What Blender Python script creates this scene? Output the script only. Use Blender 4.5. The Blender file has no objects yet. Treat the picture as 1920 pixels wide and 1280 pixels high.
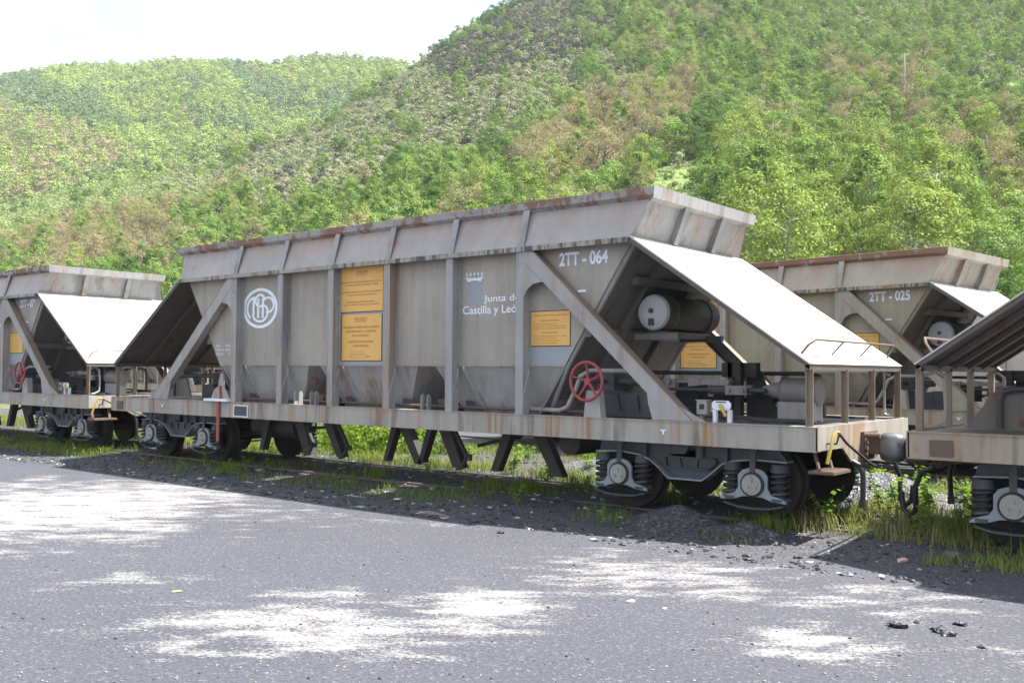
import bpy, bmesh, math, random
import numpy as np
from mathutils import Vector, Matrix
R = math.radians
rng = np.random.default_rng(7)
random.seed(7)
S = bpy.context.scene
COL = S.collection

# ------------------------------------------------------------------ camera
CAM = np.array([11.1938, -10.0631, 1.7377]); FPX = 1816.34
yaw, pit, rol = 0.68, 0.0304, 0.0074
Fv = np.array([-math.sin(yaw)*math.cos(pit), math.cos(yaw)*math.cos(pit), math.sin(pit)])
Rt = np.array([math.cos(yaw), math.sin(yaw), 0.0]); Uv = np.cross(Rt, Fv)
R2 = Rt*math.cos(rol)+Uv*math.sin(rol); U2 = -Rt*math.sin(rol)+Uv*math.cos(rol)
cd = bpy.data.cameras.new('camera'); cam = bpy.data.objects.new('camera', cd); COL.objects.link(cam)
cd.sensor_fit = 'HORIZONTAL'; cd.sensor_width = 36.0; cd.lens = FPX/1920*36.0
cd.clip_start = 0.1; cd.clip_end = 6000
m = Matrix.Identity(4)
for i in range(3):
    m[i][0] = R2[i]; m[i][1] = U2[i]; m[i][2] = -Fv[i]; m[i][3] = CAM[i]
cam.matrix_world = m
S.camera = cam

# ------------------------------------------------------------------ sky, sun, exposure
SUNV = Vector((1.6, 1.53, 4.1)).normalized()
sun_el = math.asin(SUNV.z); sun_az = math.atan2(SUNV.x, SUNV.y)
W = bpy.data.worlds.new('World'); S.world = W; W.use_nodes = True
nt = W.node_tree; nt.nodes.clear()
def N(t, ty, **kw):
    n = t.nodes.new(ty)
    for k, v in kw.items(): setattr(n, k, v)
    return n
def ramp(t, fac, stops):
    n = N(t, 'ShaderNodeValToRGB'); t.links.new(fac, n.inputs[0])
    el = n.color_ramp.elements
    while len(el) < len(stops): el.new(0.5)
    for e, (p, c) in zip(el, stops):
        e.position = p; e.color = c if len(c) == 4 else (*c, 1)
    return n
sky = N(nt, 'ShaderNodeTexSky', sky_type='NISHITA', sun_disc=False, sun_elevation=sun_el, sun_rotation=sun_az, air_density=1.0, dust_density=1.5)
tc = N(nt, 'ShaderNodeTexCoord')
mp = N(nt, 'ShaderNodeMapping'); mp.inputs['Scale'].default_value = (1.6, 1.6, 3.4); mp.inputs['Location'].default_value = (0.75, 0.32, 0.2)
nt.links.new(tc.outputs['Generated'], mp.inputs[0])
cn = N(nt, 'ShaderNodeTexNoise'); cn.inputs['Scale'].default_value = 3.4; cn.inputs['Detail'].default_value = 7; cn.inputs['Roughness'].default_value = 0.55; cn.inputs['Distortion'].default_value = 0.3
nt.links.new(mp.outputs[0], cn.inputs['Vector'])
cr = ramp(nt, cn.outputs[0], [(0.45, (0.14, 0.14, 0.14)), (0.58, (1, 1, 1))])
mx = N(nt, 'ShaderNodeMix', data_type='RGBA')
nt.links.new(cr.outputs[0], mx.inputs[0]); nt.links.new(sky.outputs[0], mx.inputs[6]); mx.inputs[7].default_value = (5.2, 5.25, 5.4, 1)
bg = N(nt, 'ShaderNodeBackground'); bg.inputs[1].default_value = 0.10
nt.links.new(mx.outputs[2], bg.inputs[0])
wo = N(nt, 'ShaderNodeOutputWorld'); nt.links.new(bg.outputs[0], wo.inputs[0])
sd = bpy.data.lights.new('sun', 'SUN'); sd.energy = 5.0; sd.angle = R(0.53); sd.color = (1.0, 0.96, 0.9)
so = bpy.data.objects.new('sun', sd); COL.objects.link(so)
so.rotation_euler = (-SUNV).to_track_quat('-Z', 'Y').to_euler(); so.location = (20, 20, 40)
S.view_settings.view_transform = 'Standard'; S.view_settings.look = 'None'; S.view_settings.gamma = 1.0
S.view_settings.exposure = 1.76

# ------------------------------------------------------------------ picture helpers (used to set things out on the real ground)
Fh = np.array([-math.sin(yaw), math.cos(yaw)]); Rh = np.array([math.cos(yaw), math.sin(yaw)])
def ray(u, v):
    return Fv + R2*(u-960)/FPX - U2*(v-640)/FPX
def ground_at(u, v, z=-0.1):
    d = ray(u, v); t = (z-CAM[2])/d[2]; return CAM + t*d
def project(P):
    d = np.asarray(P, float)-CAM; z = d@Fv
    return 960+FPX*(d@R2)/z, 640-FPX*(d@U2)/z

# ------------------------------------------------------------------ materials
def newmat(name):
    mt = bpy.data.materials.new(name); mt.use_nodes = True
    t = mt.node_tree; t.nodes.clear()
    o = N(t, 'ShaderNodeOutputMaterial'); b = N(t, 'ShaderNodeBsdfPrincipled')
    t.links.new(b.outputs[0], o.inputs[0])
    return mt, t, b
def noise(t, vec, scale, detail=4, rough=0.55):
    n = N(t, 'ShaderNodeTexNoise'); n.inputs['Scale'].default_value = scale
    n.inputs['Detail'].default_value = detail; n.inputs['Roughness'].default_value = rough
    t.links.new(vec, n.inputs['Vector']); return n.outputs[0]
def mapped(t, src, sc):
    n = N(t, 'ShaderNodeMapping'); n.inputs['Scale'].default_value = sc; t.links.new(src, n.inputs[0]); return n.outputs[0]
def mixc(t, fac, a, b, mode='MIX'):
    n = N(t, 'ShaderNodeMix', data_type='RGBA', blend_type=mode)
    for i, s in ((0, fac), (6, a), (7, b)):
        if isinstance(s, (int, float)): n.inputs[i].default_value = s
        elif isinstance(s, tuple): n.inputs[i].default_value = (*s, 1)
        else: t.links.new(s, n.inputs[i])
    return n.outputs[2]
def math_n(t, op, a, b=None):
    n = N(t, 'ShaderNodeMath', operation=op)
    for i, s in ((0, a), (1, b)):
        if s is None: continue
        if isinstance(s, (int, float)): n.inputs[i].default_value = s
        else: t.links.new(s, n.inputs[i])
    return n.outputs[0]
def paint(name, base, rust=0.3, streak=0.5, rough=0.55, rustcol=(0.19, 0.075, 0.035), black=0.0, metal=0.0, run=0.0, top=None):
    mt, t, b = newmat(name)
    pos = N(t, 'ShaderNodeNewGeometry').outputs['Position']
    big = noise(t, pos, 0.9, 3)
    st = noise(t, mapped(t, pos, (5, 5, 0.35)), 1.0, 6, 0.65)
    fine = noise(t, pos, 14, 4)
    ru = noise(t, mapped(t, pos, (2.2, 2.2, 1.6)), 1.5, 8, 0.7)
    c = mixc(t, ramp(t, big, [(0.3, (0, 0, 0)), (0.7, (1, 1, 1))]).outputs[0], tuple(x*0.86 for x in base), tuple(min(1, x*1.1) for x in base))
    dirt = tuple(x*k for x, k in zip(base, (0.60, 0.54, 0.46)))
    c = mixc(t, math_n(t, 'MULTIPLY', ramp(t, st, [(0.46, (0, 0, 0)), (0.72, (1, 1, 1))]).outputs[0], streak), c, dirt)
    c = mixc(t, math_n(t, 'MULTIPLY', ramp(t, fine, [(0.5, (0, 0, 0)), (0.75, (1, 1, 1))]).outputs[0], 0.22), c, dirt)
    if run:
        # rusty runs of uneven width that come and go along the member
        r1 = noise(t, mapped(t, pos, (3.1, 3.1, 0.22)), 1.0, 3, 0.6); r2 = noise(t, mapped(t, pos, (17, 17, 0.5)), 1.0, 2, 0.5)
        rm = math_n(t, 'MULTIPLY', ramp(t, r1, [(0.50, (0, 0, 0)), (0.60, (1, 1, 1))]).outputs[0], ramp(t, r2, [(0.42, (0, 0, 0)), (0.62, (1, 1, 1))]).outputs[0])
        c = mixc(t, math_n(t, 'MULTIPLY', rm, run), c, (0.27, 0.135, 0.055))
        r3 = noise(t, mapped(t, pos, (2.3, 2.3, 0.3)), 1.7, 3, 0.6)
        c = mixc(t, math_n(t, 'MULTIPLY', ramp(t, r3, [(0.56, (0, 0, 0)), (0.66, (1, 1, 1))]).outputs[0], run*0.6), c, (0.055, 0.052, 0.045))
    if top:
        # rust washing down from the rim: local height window top=(z0, z1, amount)
        oz = N(t, 'ShaderNodeSeparateXYZ'); tcn = N(t, 'ShaderNodeTexCoord'); t.links.new(tcn.outputs['Object'], oz.inputs[0])
        mr = N(t, 'ShaderNodeMapRange'); t.links.new(oz.outputs[2], mr.inputs[0]); mr.inputs[1].default_value = top[0]; mr.inputs[2].default_value = top[1]
        sn = noise(t, mapped(t, pos, (6, 6, 1.0)), 1.0, 5, 0.65); bn = noise(t, pos, 1.1, 3)
        m2 = math_n(t, 'MULTIPLY', math_n(t, 'MULTIPLY', mr.outputs[0], top[2]), ramp(t, math_n(t, 'ADD', math_n(t, 'MULTIPLY', sn, 0.5), math_n(t, 'MULTIPLY', bn, 0.5)), [(0.38, (0, 0, 0)), (0.62, (1, 1, 1))]).outputs[0])
        c = mixc(t, m2, c, (0.31, 0.195, 0.13))
    if black:
        bl = noise(t, mapped(t, pos, (16, 16, 1.2)), 1.0, 3, 0.7); bm_ = noise(t, pos, 1.6, 2)
        c = mixc(t, math_n(t, 'MULTIPLY', math_n(t, 'MULTIPLY', ramp(t, bl, [(0.46, (0, 0, 0)), (0.56, (1, 1, 1))]).outputs[0], ramp(t, bm_, [(0.40, (0, 0, 0)), (0.55, (1, 1, 1))]).outputs[0]), black), c, (0.03, 0.028, 0.022))
    lo = 0.685-0.30*rust
    rf = ramp(t, ru, [(lo, (0, 0, 0)), (lo+0.07, (1, 1, 1))]).outputs[0]
    c = mixc(t, math_n(t, 'MULTIPLY', rf, 0.85), c, mixc(t, fine, rustcol, tuple(x*1.7 for x in rustcol)))
    t.links.new(c, b.inputs['Base Color'])
    rr = N(t, 'ShaderNodeMapRange'); t.links.new(rf, rr.inputs[0]); rr.inputs[3].default_value = rough; rr.inputs[4].default_value = 0.9
    t.links.new(rr.outputs[0], b.inputs['Roughness'])
    b.inputs['Metallic'].default_value = metal
    bp = N(t, 'ShaderNodeBump'); bp.inputs['Strength'].default_value = 0.25; bp.inputs['Distance'].default_value = 0.04
    t.links.new(big, bp.inputs['Height']); t.links.new(bp.outputs[0], b.inputs['Normal'])
    return mt
def flat(name, base, rough=0.6, var=0.15, scale=8):
    mt, t, b = newmat(name)
    pos = N(t, 'ShaderNodeNewGeometry').outputs['Position']
    c = mixc(t, noise(t, pos, scale, 5), tuple(x*(1-var) for x in base), tuple(min(1, x*(1+var)) for x in base))
    t.links.new(c, b.inputs['Base Color']); b.inputs['Roughness'].default_value = rough
    return mt
def leafmat(name, c1, c2, trans=0.35, warm=(0, 0, 0)):
    mt = bpy.data.materials.new(name); mt.use_nodes = True; t = mt.node_tree; t.nodes.clear()
    at = N(t, 'ShaderNodeAttribute', attribute_name='tint')
    oi = N(t, 'ShaderNodeObjectInfo')
    f = math_n(t, 'ADD', math_n(t, 'MULTIPLY', at.outputs['Fac'], 0.55), math_n(t, 'MULTIPLY', oi.outputs['Random'], 0.45))
    c = mixc(t, f, c1, c2)
    d = N(t, 'ShaderNodeBsdfDiffuse'); tr = N(t, 'ShaderNodeBsdfTranslucent'); ms = N(t, 'ShaderNodeMixShader')
    t.links.new(c, d.inputs[0]); t.links.new(mixc(t, 1.0, c, (1.15, 1.2, 0.7), 'MULTIPLY'), tr.inputs[0])
    ms.inputs[0].default_value = trans
    t.links.new(d.outputs[0], ms.inputs[1]); t.links.new(tr.outputs[0], ms.inputs[2])
    o = N(t, 'ShaderNodeOutputMaterial'); t.links.new(ms.outputs[0], o.inputs[0])
    return mt

def palette(tag, base, warm, old=1.0):
    p = {}; b = base
    p['paint'] = paint('paint_'+tag, tuple(x*k for x, k in zip(b, (0.97, 1.0, 1.04))), 0.20*old, 0.55, run=0.6)
    p['panel'] = paint('panel_'+tag, tuple(x*k for x, k in zip(b, warm)), 0.10, 0.55, run=0.12)
    p['band'] = paint('band_'+tag, tuple(x*k for x, k in zip(b, (1.10, 1.08, 1.08))), 0.12*old, 0.3, rustcol=(0.26, 0.12, 0.06), top=(3.40, 3.84, 0.72*old))
    p['rim'] = paint('rim_'+tag, b, 0.70*old, 0.5, rustcol=(0.15, 0.07, 0.045))
    p['chord'] = paint('chord_'+tag, tuple(x*k for x, k in zip(b, (1.0, 0.96, 0.86))), 0.30*old, 0.5, black=0.9)
    p['sill'] = paint('sill_'+tag, tuple(x*k for x, k in zip(b, (1.06, 1.02, 0.93))), 0.26, 0.7, rustcol=(0.24, 0.12, 0.06), run=0.9)
    p['brace'] = paint('brace_'+tag, b, 0.26*old, 0.4, rustcol=(0.24, 0.12, 0.07), run=0.35)
    p['under'] = paint('under_'+tag, tuple(x*0.50 for x in b), 0.30, 0.6, rustcol=(0.09, 0.04, 0.022))  # half-bright copy of the body paint: shade of undersides put into the colour
    return p
PAL_MAIN = palette('main', (0.300, 0.292, 0.280), (1.03, 0.97, 0.87))
PAL_WARM = palette('warm', (0.33, 0.30, 0.245), (0.97, 0.95, 0.88), 1.35)
PAL_RIGHT = palette('brown', (0.28, 0.245, 0.21), (0.95, 0.92, 0.86), 1.2)
COMMON = {
    'bogie': paint('bogie_steel', (0.058, 0.067, 0.077), 0.12, 0.6, rustcol=(0.08, 0.05, 0.035)),
    'saddle': paint('saddle_steel', (0.25, 0.285, 0.32), 0.16, 0.5, rustcol=(0.14, 0.08, 0.05)),
    'cover': paint('axle_cover', (0.34, 0.34, 0.32), 0.34, 0.6, rustcol=(0.12, 0.07, 0.04)),
    'grime': flat('black_grime', (0.028, 0.026, 0.025), 0.75, 0.4),
    'spring': paint('spring_steel', (0.030, 0.032, 0.036), 0.15, 0.3, rough=0.4),
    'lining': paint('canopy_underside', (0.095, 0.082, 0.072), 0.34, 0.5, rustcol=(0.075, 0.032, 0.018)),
    'dark': paint('dark_gear', (0.05, 0.052, 0.057), 0.3, 0.4, rustcol=(0.08, 0.045, 0.03)),
    'tank': paint('tank_steel', (0.075, 0.068, 0.058), 0.3, 0.4, rustcol=(0.07, 0.04, 0.025)),
    'tankcap': flat('tank_cap', (0.42, 0.43, 0.44), 0.6, 0.25, 6),
    'rust': paint('rusty_steel', (0.125, 0.085, 0.065), 0.3, 0.5, rough=0.85, rustcol=(0.10, 0.055, 0.038)),
    'cylinder': paint('brake_cylinder', (0.20, 0.19, 0.18), 0.25, 0.5),
    'red': paint('red_paint', (0.27, 0.04, 0.048), 0.16, 0.3, rough=0.45),
    'redlever': paint('red_lever', (0.30, 0.07, 0.05), 0.3, 0.4),
    'yellow': flat('yellow_paint', (0.42, 0.31, 0.06), 0.5, 0.2, 20),
    'sign': flat('sign_yellow', (0.68, 0.385, 0.105), 0.5, 0.06, 3),
    'white': flat('white_paint', (0.66, 0.70, 0.76), 0.6, 0.12, 12),
    'letter': flat('white_letter', (0.70, 0.75, 0.84), 0.6, 0.08, 12),
    'ink': flat('sign_ink', (0.16, 0.09, 0.025), 0.6, 0.1),
    'bluepatch': flat('pale_blue_patch', (0.265, 0.285, 0.315), 0.6, 0.06, 3),
    'coupler': paint('coupler_steel', (0.20, 0.20, 0.205), 0.3, 0.5, rough=0.32, metal=0.6),
    'rubber': flat('black_rubber', (0.02, 0.02, 0.022), 0.5, 0.3),
    'wheel': flat('wheel_steel', (0.022, 0.019, 0.017), 0.7, 0.4),
}

# ------------------------------------------------------------------ mesh helpers
class MB:
    def __init__(s, sx=1, sy=1): s.v = []; s.f = []; s.sx = sx; s.sy = sy
    def add(s, vs, fs):
        o = len(s.v)
        for x, y, z in vs: s.v.append((x*s.sx, y if s.sy > 0 else WW-y, z))
        s.f += [[i+o for i in f] for f in fs]; return s
    def box(s, x0, x1, y0, y1, z0, z1):
        vs = [(x, y, z) for z in (z0, z1) for y in (y0, y1) for x in (x0, x1)]
        return s.add(vs, [(0, 2, 3, 1), (4, 5, 7, 6), (0, 1, 5, 4), (2, 6, 7, 3), (0, 4, 6, 2), (1, 3, 7, 5)])
    def prism(s, pts, a0, a1, ax='y'):
        n = len(pts)
        mk = {'y': lambda p, a: (p[0], a, p[1]), 'x': lambda p, a: (a, p[0], p[1]), 'z': lambda p, a: (p[0], p[1], a)}[ax]
        vs = [mk(p, a0) for p in pts]+[mk(p, a1) for p in pts]
        return s.add(vs, [list(range(n)), list(range(2*n-1, n-1, -1))]+[(i, (i+1) % n, n+(i+1) % n, n+i) for i in range(n)])
    def bar(s, p0, p1, w, h, up=(0, 0, 1)):
        p0 = Vector(p0); p1 = Vector(p1); d = (p1-p0).normalized(); a = d.cross(Vector(up)).normalized(); b = a.cross(d).normalized()
        vs = [tuple(p+a*(i*w/2)+b*(j*h/2)) for p in (p0, p1) for i, j in ((-1, -1), (1, -1), (1, 1), (-1, 1))]
        return s.add(vs, [(3, 2, 1, 0), (4, 5, 6, 7)]+[(i, (i+1) % 4, 4+(i+1) % 4, 4+i) for i in range(4)])
    def tube(s, pts, r, n=8, closed=False, radii=None):
        pts = [Vector(p) for p in pts]; k = len(pts); vs = []; ref = None
        for i, p in enumerate(pts):
            if closed: d = (pts[(i+1) % k]-pts[i-1]).normalized()
            else: d = (pts[min(i+1, k-1)]-pts[max(i-1, 0)]).normalized()
            if ref is None: ref = d.orthogonal().normalized()
            ref = (ref-d*ref.dot(d)).normalized(); q = d.cross(ref)
            rr = radii[i] if radii else r
            for j in range(n):
                t = 2*math.pi*j/n; vs.append(tuple(p+ref*(rr*math.cos(t))+q*(rr*math.sin(t))))
        fs = []
        for i in range(k if closed else k-1):
            for j in range(n):
                a = i*n+j; b = i*n+(j+1) % n; c = ((i+1) % k)*n+(j+1) % n; e = ((i+1) % k)*n+j
                fs.append((a, b, c, e))
        if not closed: fs += [list(range(n-1, -1, -1)), [(k-1)*n+j for j in range(n)]]
        return s.add(vs, fs)
    def cyl(s, p0, p1, r, n=16, r1=None):
        return s.tube([p0, p1], r, n, radii=[r, r if r1 is None else r1])
    def mesh(s, name, smooth=True):
        me = bpy.data.meshes.new(name); me.from_pydata(s.v, [], s.f)
        bm = bmesh.new(); bm.from_mesh(me); bmesh.ops.recalc_face_normals(bm, faces=bm.faces); bm.to_mesh(me); bm.free()
        if smooth:
            me.shade_smooth(); me.set_sharp_from_angle(angle=R(38))
        return me
def link(name, me, mt, parent=None, loc=None):
    o = bpy.data.objects.new(name, me); COL.objects.link(o)
    if mt:
        if not me.materials: me.materials.append(None)
        o.material_slots[0].link = 'OBJECT'; o.material_slots[0].material = mt
    if parent: o.parent = parent
    if loc is not None: o.location = loc
    return o
def tag(o, label=None, cat=None, group=None, kind=None):
    if label: o['label'] = label
    if cat: o['category'] = cat
    if group: o['group'] = group
    if kind: o['kind'] = kind
    return o
def empty(name, loc=(0, 0, 0), rz=0):
    o = bpy.data.objects.new(name, None); COL.objects.link(o); o.location = loc; o.rotation_euler = (0, 0, rz); o.empty_display_size = 0.3
    return o
def arc(cx, cz, r, a0, a1, n):
    return [(cx+r*math.cos(R(a0+(a1-a0)*i/n)), cz+r*math.sin(R(a0+(a1-a0)*i/n))) for i in range(n+1)]

# ------------------------------------------------------------------ lettering
def text_mesh(body, x0, x1, z0, z1, y, align='CENTER', bold=0.0):
    cu = bpy.data.curves.new('lettering', 'FONT'); cu.body = body; cu.align_x = align; cu.space_line = 1.15; cu.offset = bold
    o = bpy.data.objects.new('lettering', cu); COL.objects.link(o)
    bpy.context.view_layer.update()
    me = bpy.data.meshes.new_from_object(o.evaluated_get(bpy.context.evaluated_depsgraph_get()))
    bpy.data.objects.remove(o); bpy.data.curves.remove(cu)
    n = len(me.vertices); co = np.empty(n*3); me.vertices.foreach_get('co', co); co = co.reshape(-1, 3)
    mn = co.min(0); mxv = co.max(0); sp = np.maximum(mxv-mn, 1e-6)
    out = np.empty_like(co)
    out[:, 0] = x0+(co[:, 0]-mn[0])/sp[0]*(x1-x0); out[:, 2] = z0+(co[:, 1]-mn[1])/sp[1]*(z1-z0); out[:, 1] = y
    me.vertices.foreach_set('co', out.ravel()); me.materials.clear(); me.update()
    return me

# ------------------------------------------------------------------ the hopper wagon (local: X along, Y 0..WW from near side, z above rail)
WW = 3.07; HL = 7.233; ZS = 1.166; HS = 0.26
PX = [(-2.5+i)*1.272 for i in range(6)]
SPEC = []
def part(name, mb, mat, parent=None, label=None):
    me = mb if isinstance(mb, bpy.types.Mesh) else mb.mesh(name)
    SPEC.append((name, me, mat, parent, label)); return len(SPEC)-1
def both(fn, name, mat, **kw):
    ids = []
    for sy in (1, -1):
        mb = MB(1, sy); fn(mb); ids.append(part(name, mb, mat, **kw))
    return ids
def wagon_spec():
    # underframe
    for sy in (1, -1):
        mb = MB(1, sy); mb.box(-HL, HL, 0, 0.11, ZS-HS, ZS-0.012); mb.box(-HL, HL, -0.012, 0.13, ZS-0.012, ZS)
        mb.box(-HL, HL, -0.010, 0.11, ZS-HS-0.012, ZS-HS)
        sill = part('side_sill', mb, 'sill')
        if sy == 1:
            for q in (5.375, -5.375): mb = MB(); mb.prism([(q-0.045, 1.058), (q+0.045, 1.058), (q+0.045, 1.045), (q+0.013, 1.045), (q+0.013, 1.005), (q-0.013, 1.005), (q-0.013, 1.045), (q-0.045, 1.045)], -0.016, -0.0105); part('lifting_mark', mb, 'letter', parent=sill)
            mb = MB()
            for a, b, c, d in ((-3.13, -2.72, 0.915, 0.93), (-3.13, -2.72, 1.10, 1.115), (-3.13, -3.112, 0.93, 1.10), (-2.738, -2.72, 0.93, 1.10)): mb.box(a, b, -0.02, -0.011, c, d)
            part('grid_frame', mb, 'letter', parent=sill)
            mb = MB(); mb.box(-3.112, -2.738, -0.014, -0.0105, 0.93, 1.10); part('grid_panel', mb, 'dark', parent=sill)
            mb = MB(); mb.box(-7.02, -6.80, -0.015, -0.0105, 0.93, 1.09); part('data_plate', mb, 'rust', parent=sill)
    for sx in (1, -1):
        mb = MB(sx)
        mb.prism([(0.0, ZS), (WW, ZS), (WW, ZS-HS), (2.35, ZS-HS), (2.05, 0.72), (1.02, 0.72), (0.72, ZS-HS), (0.0, ZS-HS)], HL-0.015, HL+0.012, 'x')
        part('end_sill', mb, 'sill')
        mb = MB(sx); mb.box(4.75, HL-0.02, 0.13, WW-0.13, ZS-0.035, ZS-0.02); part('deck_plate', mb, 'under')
    mb = MB(); mb.box(-HL+0.1, HL-0.1, 1.33, 1.74, 0.78, 1.10); part('centre_sill', mb, 'grime')
    for x in (-3.18, -1.9, 0, 1.9, 3.18):
        mb = MB(); mb.box(x-0.06, x+0.06, 0.11, WW-0.11, 0.95, 1.10); part('cross_bearer', mb, 'grime')
    # posts
    for sy in (1, -1):
        for x in PX:
            mb = MB(1, sy); mb.box(x-0.065, x+0.065, 0.0, 0.014, ZS, 3.37); mb.box(x-0.05, x-0.036, 0.014, 0.16, ZS, 3.37); mb.box(x+0.036, x+0.05, 0.014, 0.16, ZS, 3.37)
            part('post', mb, 'paint')
        # panels between posts
        for i in range(5):
            mb = MB(1, sy); mb.box(PX[i]+0.05, PX[i+1]-0.05, 0.16, 0.172, 1.80, 3.36); mb.box(PX[i]+0.05, PX[i+1]-0.05, 0.145, 0.16, 1.80, 1.812)
            p = part('side_panel', mb, 'panel')
            mb = MB(1, sy); mb.box(PX[i]+0.055, PX[i]+0.085, 0.13, 0.16, 1.81, 3.35); part('panel_edge_strip', mb, 'paint', parent=p)
        for sx in (1, -1):
            mb = MB(sx, sy); mb.prism([(PX[5]+0.05, 3.36), (4.82, 3.36), (3.80, 1.80), (PX[5]+0.05, 1.80)], 0.16, 0.172)
            part('end_side_panel', mb, 'panel')
            mb = MB(sx, sy); mb.tube([(4.84, 0.215, 3.355), (3.81, 0.215, 1.80), (3.44, 0.36, 1.2)], 0.042, 10); part('corner_angle', mb, 'brace')
        # hopper chutes
        for a, b in ((-3.86, -1.37), (-1.11, 1.13), (1.46, 3.80)):
            mb = MB(1, sy)
            vs = [(a, 0.185, 1.82), (b, 0.185, 1.82), (b, 1.45, 1.82), (a, 1.45, 1.82), (a+0.42, 0.44, 1.10), (b-0.42, 0.44, 1.10), (b-0.42, 1.15, 1.10), (a+0.42, 1.15, 1.10)]
            mb.add(vs, [(0, 1, 5, 4), (1, 2, 6, 5), (2, 3, 7, 6), (3, 0, 4, 7), (4, 5, 6, 7), (0, 3, 2, 1)])
            c = part('chute', mb, 'paint')
            mb = MB(1, sy)
            for x in PX[:5]:
                xa = x+0.12
                if a-0.1 < xa < b-0.5: mb.bar((xa, 0.18, 1.80), (xa+0.26, 0.40, 1.16), 0.025, 0.07, (0, 1, 0.3))
            if mb.v: part('chute_stiffener', mb, 'paint', parent=c)
        mb = MB(1, sy); mb.box(-3.5, 3.5, 1.42, 1.46, 1.11, 1.86); part('gap_shade_sheet', mb, 'grime')  # added dark sheet that keeps the gaps between chutes from showing sunlit
        # long shaft, lugs and hinges at the foot of the chutes
        mb = MB(1, sy); mb.cyl((-3.1, 0.26, 1.215), (4.15, 0.26, 1.215), 0.022, 8); part('door_shaft', mb, 'rust')
        for x in (-1.62, -1.50, -1.22, -1.10, 1.28, 1.40):
            mb = MB(1, sy); mb.prism([(0.09, ZS), (0.17, ZS), (0.17, 1.35), (0.145, 1.385), (0.115, 1.385), (0.09, 1.35)], x, x+0.014, 'x'); part('lug', mb, 'paint')
        for x in PX[:5]:
            mb = MB(1, sy); mb.prism(arc(x+0.13, 1.19, 0.13, 10, 120, 6)+[(x+0.09, 1.19)], 0.29, 0.31); part('hinge_plate', mb, 'dark')
        for x in (-1.16, 1.56):
            mb = MB(1, sy); mb.box(x-0.16, x+0.14, 0.34, 0.46, 1.24, 1.32); mb.cyl((x-0.02, 0.30, 1.28), (x-0.02, 0.34, 1.28), 0.05, 8); part('door_latch', mb, 'rust')
        # top chord
        mb = MB(1, sy); mb.box(-4.87, 4.87, -0.03, 0.18, 3.365, 3.385); mb.box(-4.87, 4.87, -0.03, -0.015, 3.32, 3.365); part('chord', mb, 'chord')
    # flared top of the hopper, four walls and lips
    def ringpt(t):   # profile: (outset x half length, y near)
        return t
    prof = [(4.86, 0.02, 3.386), (5.06, 0.20, 3.86), (5.02, 0.24, 3.86), (4.82, 0.06, 3.386)]
    for sy in (1, -1):
        mb = MB(1, sy); (xa, ya, za), (xb, yb, zb), (xc, yc, zc), (xd, yd, zd) = prof
        mb.add([(-xa, ya, za), (xa, ya, za), (xb, yb, zb), (-xb, yb, zb), (-xd, yd, zd), (xd, yd, zd), (xc, yc, zc), (-xc, yc, zc)], [(0, 1, 2, 3), (7, 6, 5, 4), (0, 4, 5, 1), (2, 6, 7, 3), (1, 5, 6, 2), (0, 3, 7, 4)])
        part('flare_side', mb, 'band')
        mb = MB(1, sy)
        lp = [(5.06, 0.20, 3.86), (5.15, 0.125, 3.905), (5.169, 0.11, 4.0), (5.155, 0.13, 4.005), (5.135, 0.145, 3.92), (5.04, 0.225, 3.88)]
        vs = [(-x, y, z) for x, y, z in lp]+[(x, y, z) for x, y, z in lp]; n = 6
        mb.add(vs, [list(range(n)), list(range(2*n-1, n-1, -1))]+[(i, (i+1) % n, n+(i+1) % n, n+i) for i in range(n)])
        part('rim', mb, 'rim')
        for x in PX:
            mb = MB(1, sy); mb.prism([(0.0, 3.386), (0.06, 3.386), (0.21, 3.86), (0.14, 3.895)], x-0.0, x+0.014, 'x'); mb.add([(x-0.05, 0.0, 3.386), (x+0.06, 0.0, 3.386), (x+0.06, 0.135, 3.895), (x-0.05, 0.135, 3.895), (x-0.05, 0.012, 3.386), (x+0.06, 0.012, 3.386), (x+0.06, 0.147, 3.893), (x-0.05, 0.147, 3.893)], [(0, 1, 2, 3), (7, 6, 5, 4), (0, 4, 5, 1), (3, 2, 6, 7), (1, 5, 6, 2), (0, 3, 7, 4)])
            part('flare_rib', mb, 'paint')
    for sx in (1, -1):
        (xa, ya, za), (xb, yb, zb), (xc, yc, zc), (xd, yd, zd) = prof
        mb = MB(sx); mb.add([(xa, ya, za), (xa, WW-ya, za), (xb, WW-yb, zb), (xb, yb, zb), (xd, yd, zd), (xd, WW-yd, zd), (xc, WW-yc, zc), (xc, yc, zc)], [(0, 1, 2, 3), (7, 6, 5, 4), (0, 4, 5, 1), (2, 6, 7, 3), (1, 5, 6, 2), (0, 3, 7, 4)])
        part('flare_end', mb, 'paint')
        lp = [(5.055, 0.20, 3.83), (5.15, 0.125, 3.86), (5.172, 0.108, 4.002), (5.155, 0.13, 4.006), (5.135, 0.145, 3.90), (5.04, 0.225, 3.86)]
        vs = [(x, y, z) for x, y, z in lp]+[(x, WW-y, z) for x, y, z in lp]; n = 6
        mb = MB(sx); mb.add(vs, [list(range(n)), list(range(2*n-1, n-1, -1))]+[(i, (i+1) % n, n+(i+1) % n, n+i) for i in range(n)])
        part('end_rim', mb, 'paint')
        for y in (1.02, 2.05):
            mb = MB(sx); mb.prism([(4.86, 3.386), (4.95, 3.386), (5.14, 3.865), (5.05, 3.84)], y-0.008, y+0.008); mb.prism([(4.945, 3.386), (4.957, 3.386), (5.148, 3.865), (5.136, 3.865)], y-0.05, y+0.05)
            part('end_rib', mb, 'paint')
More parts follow.
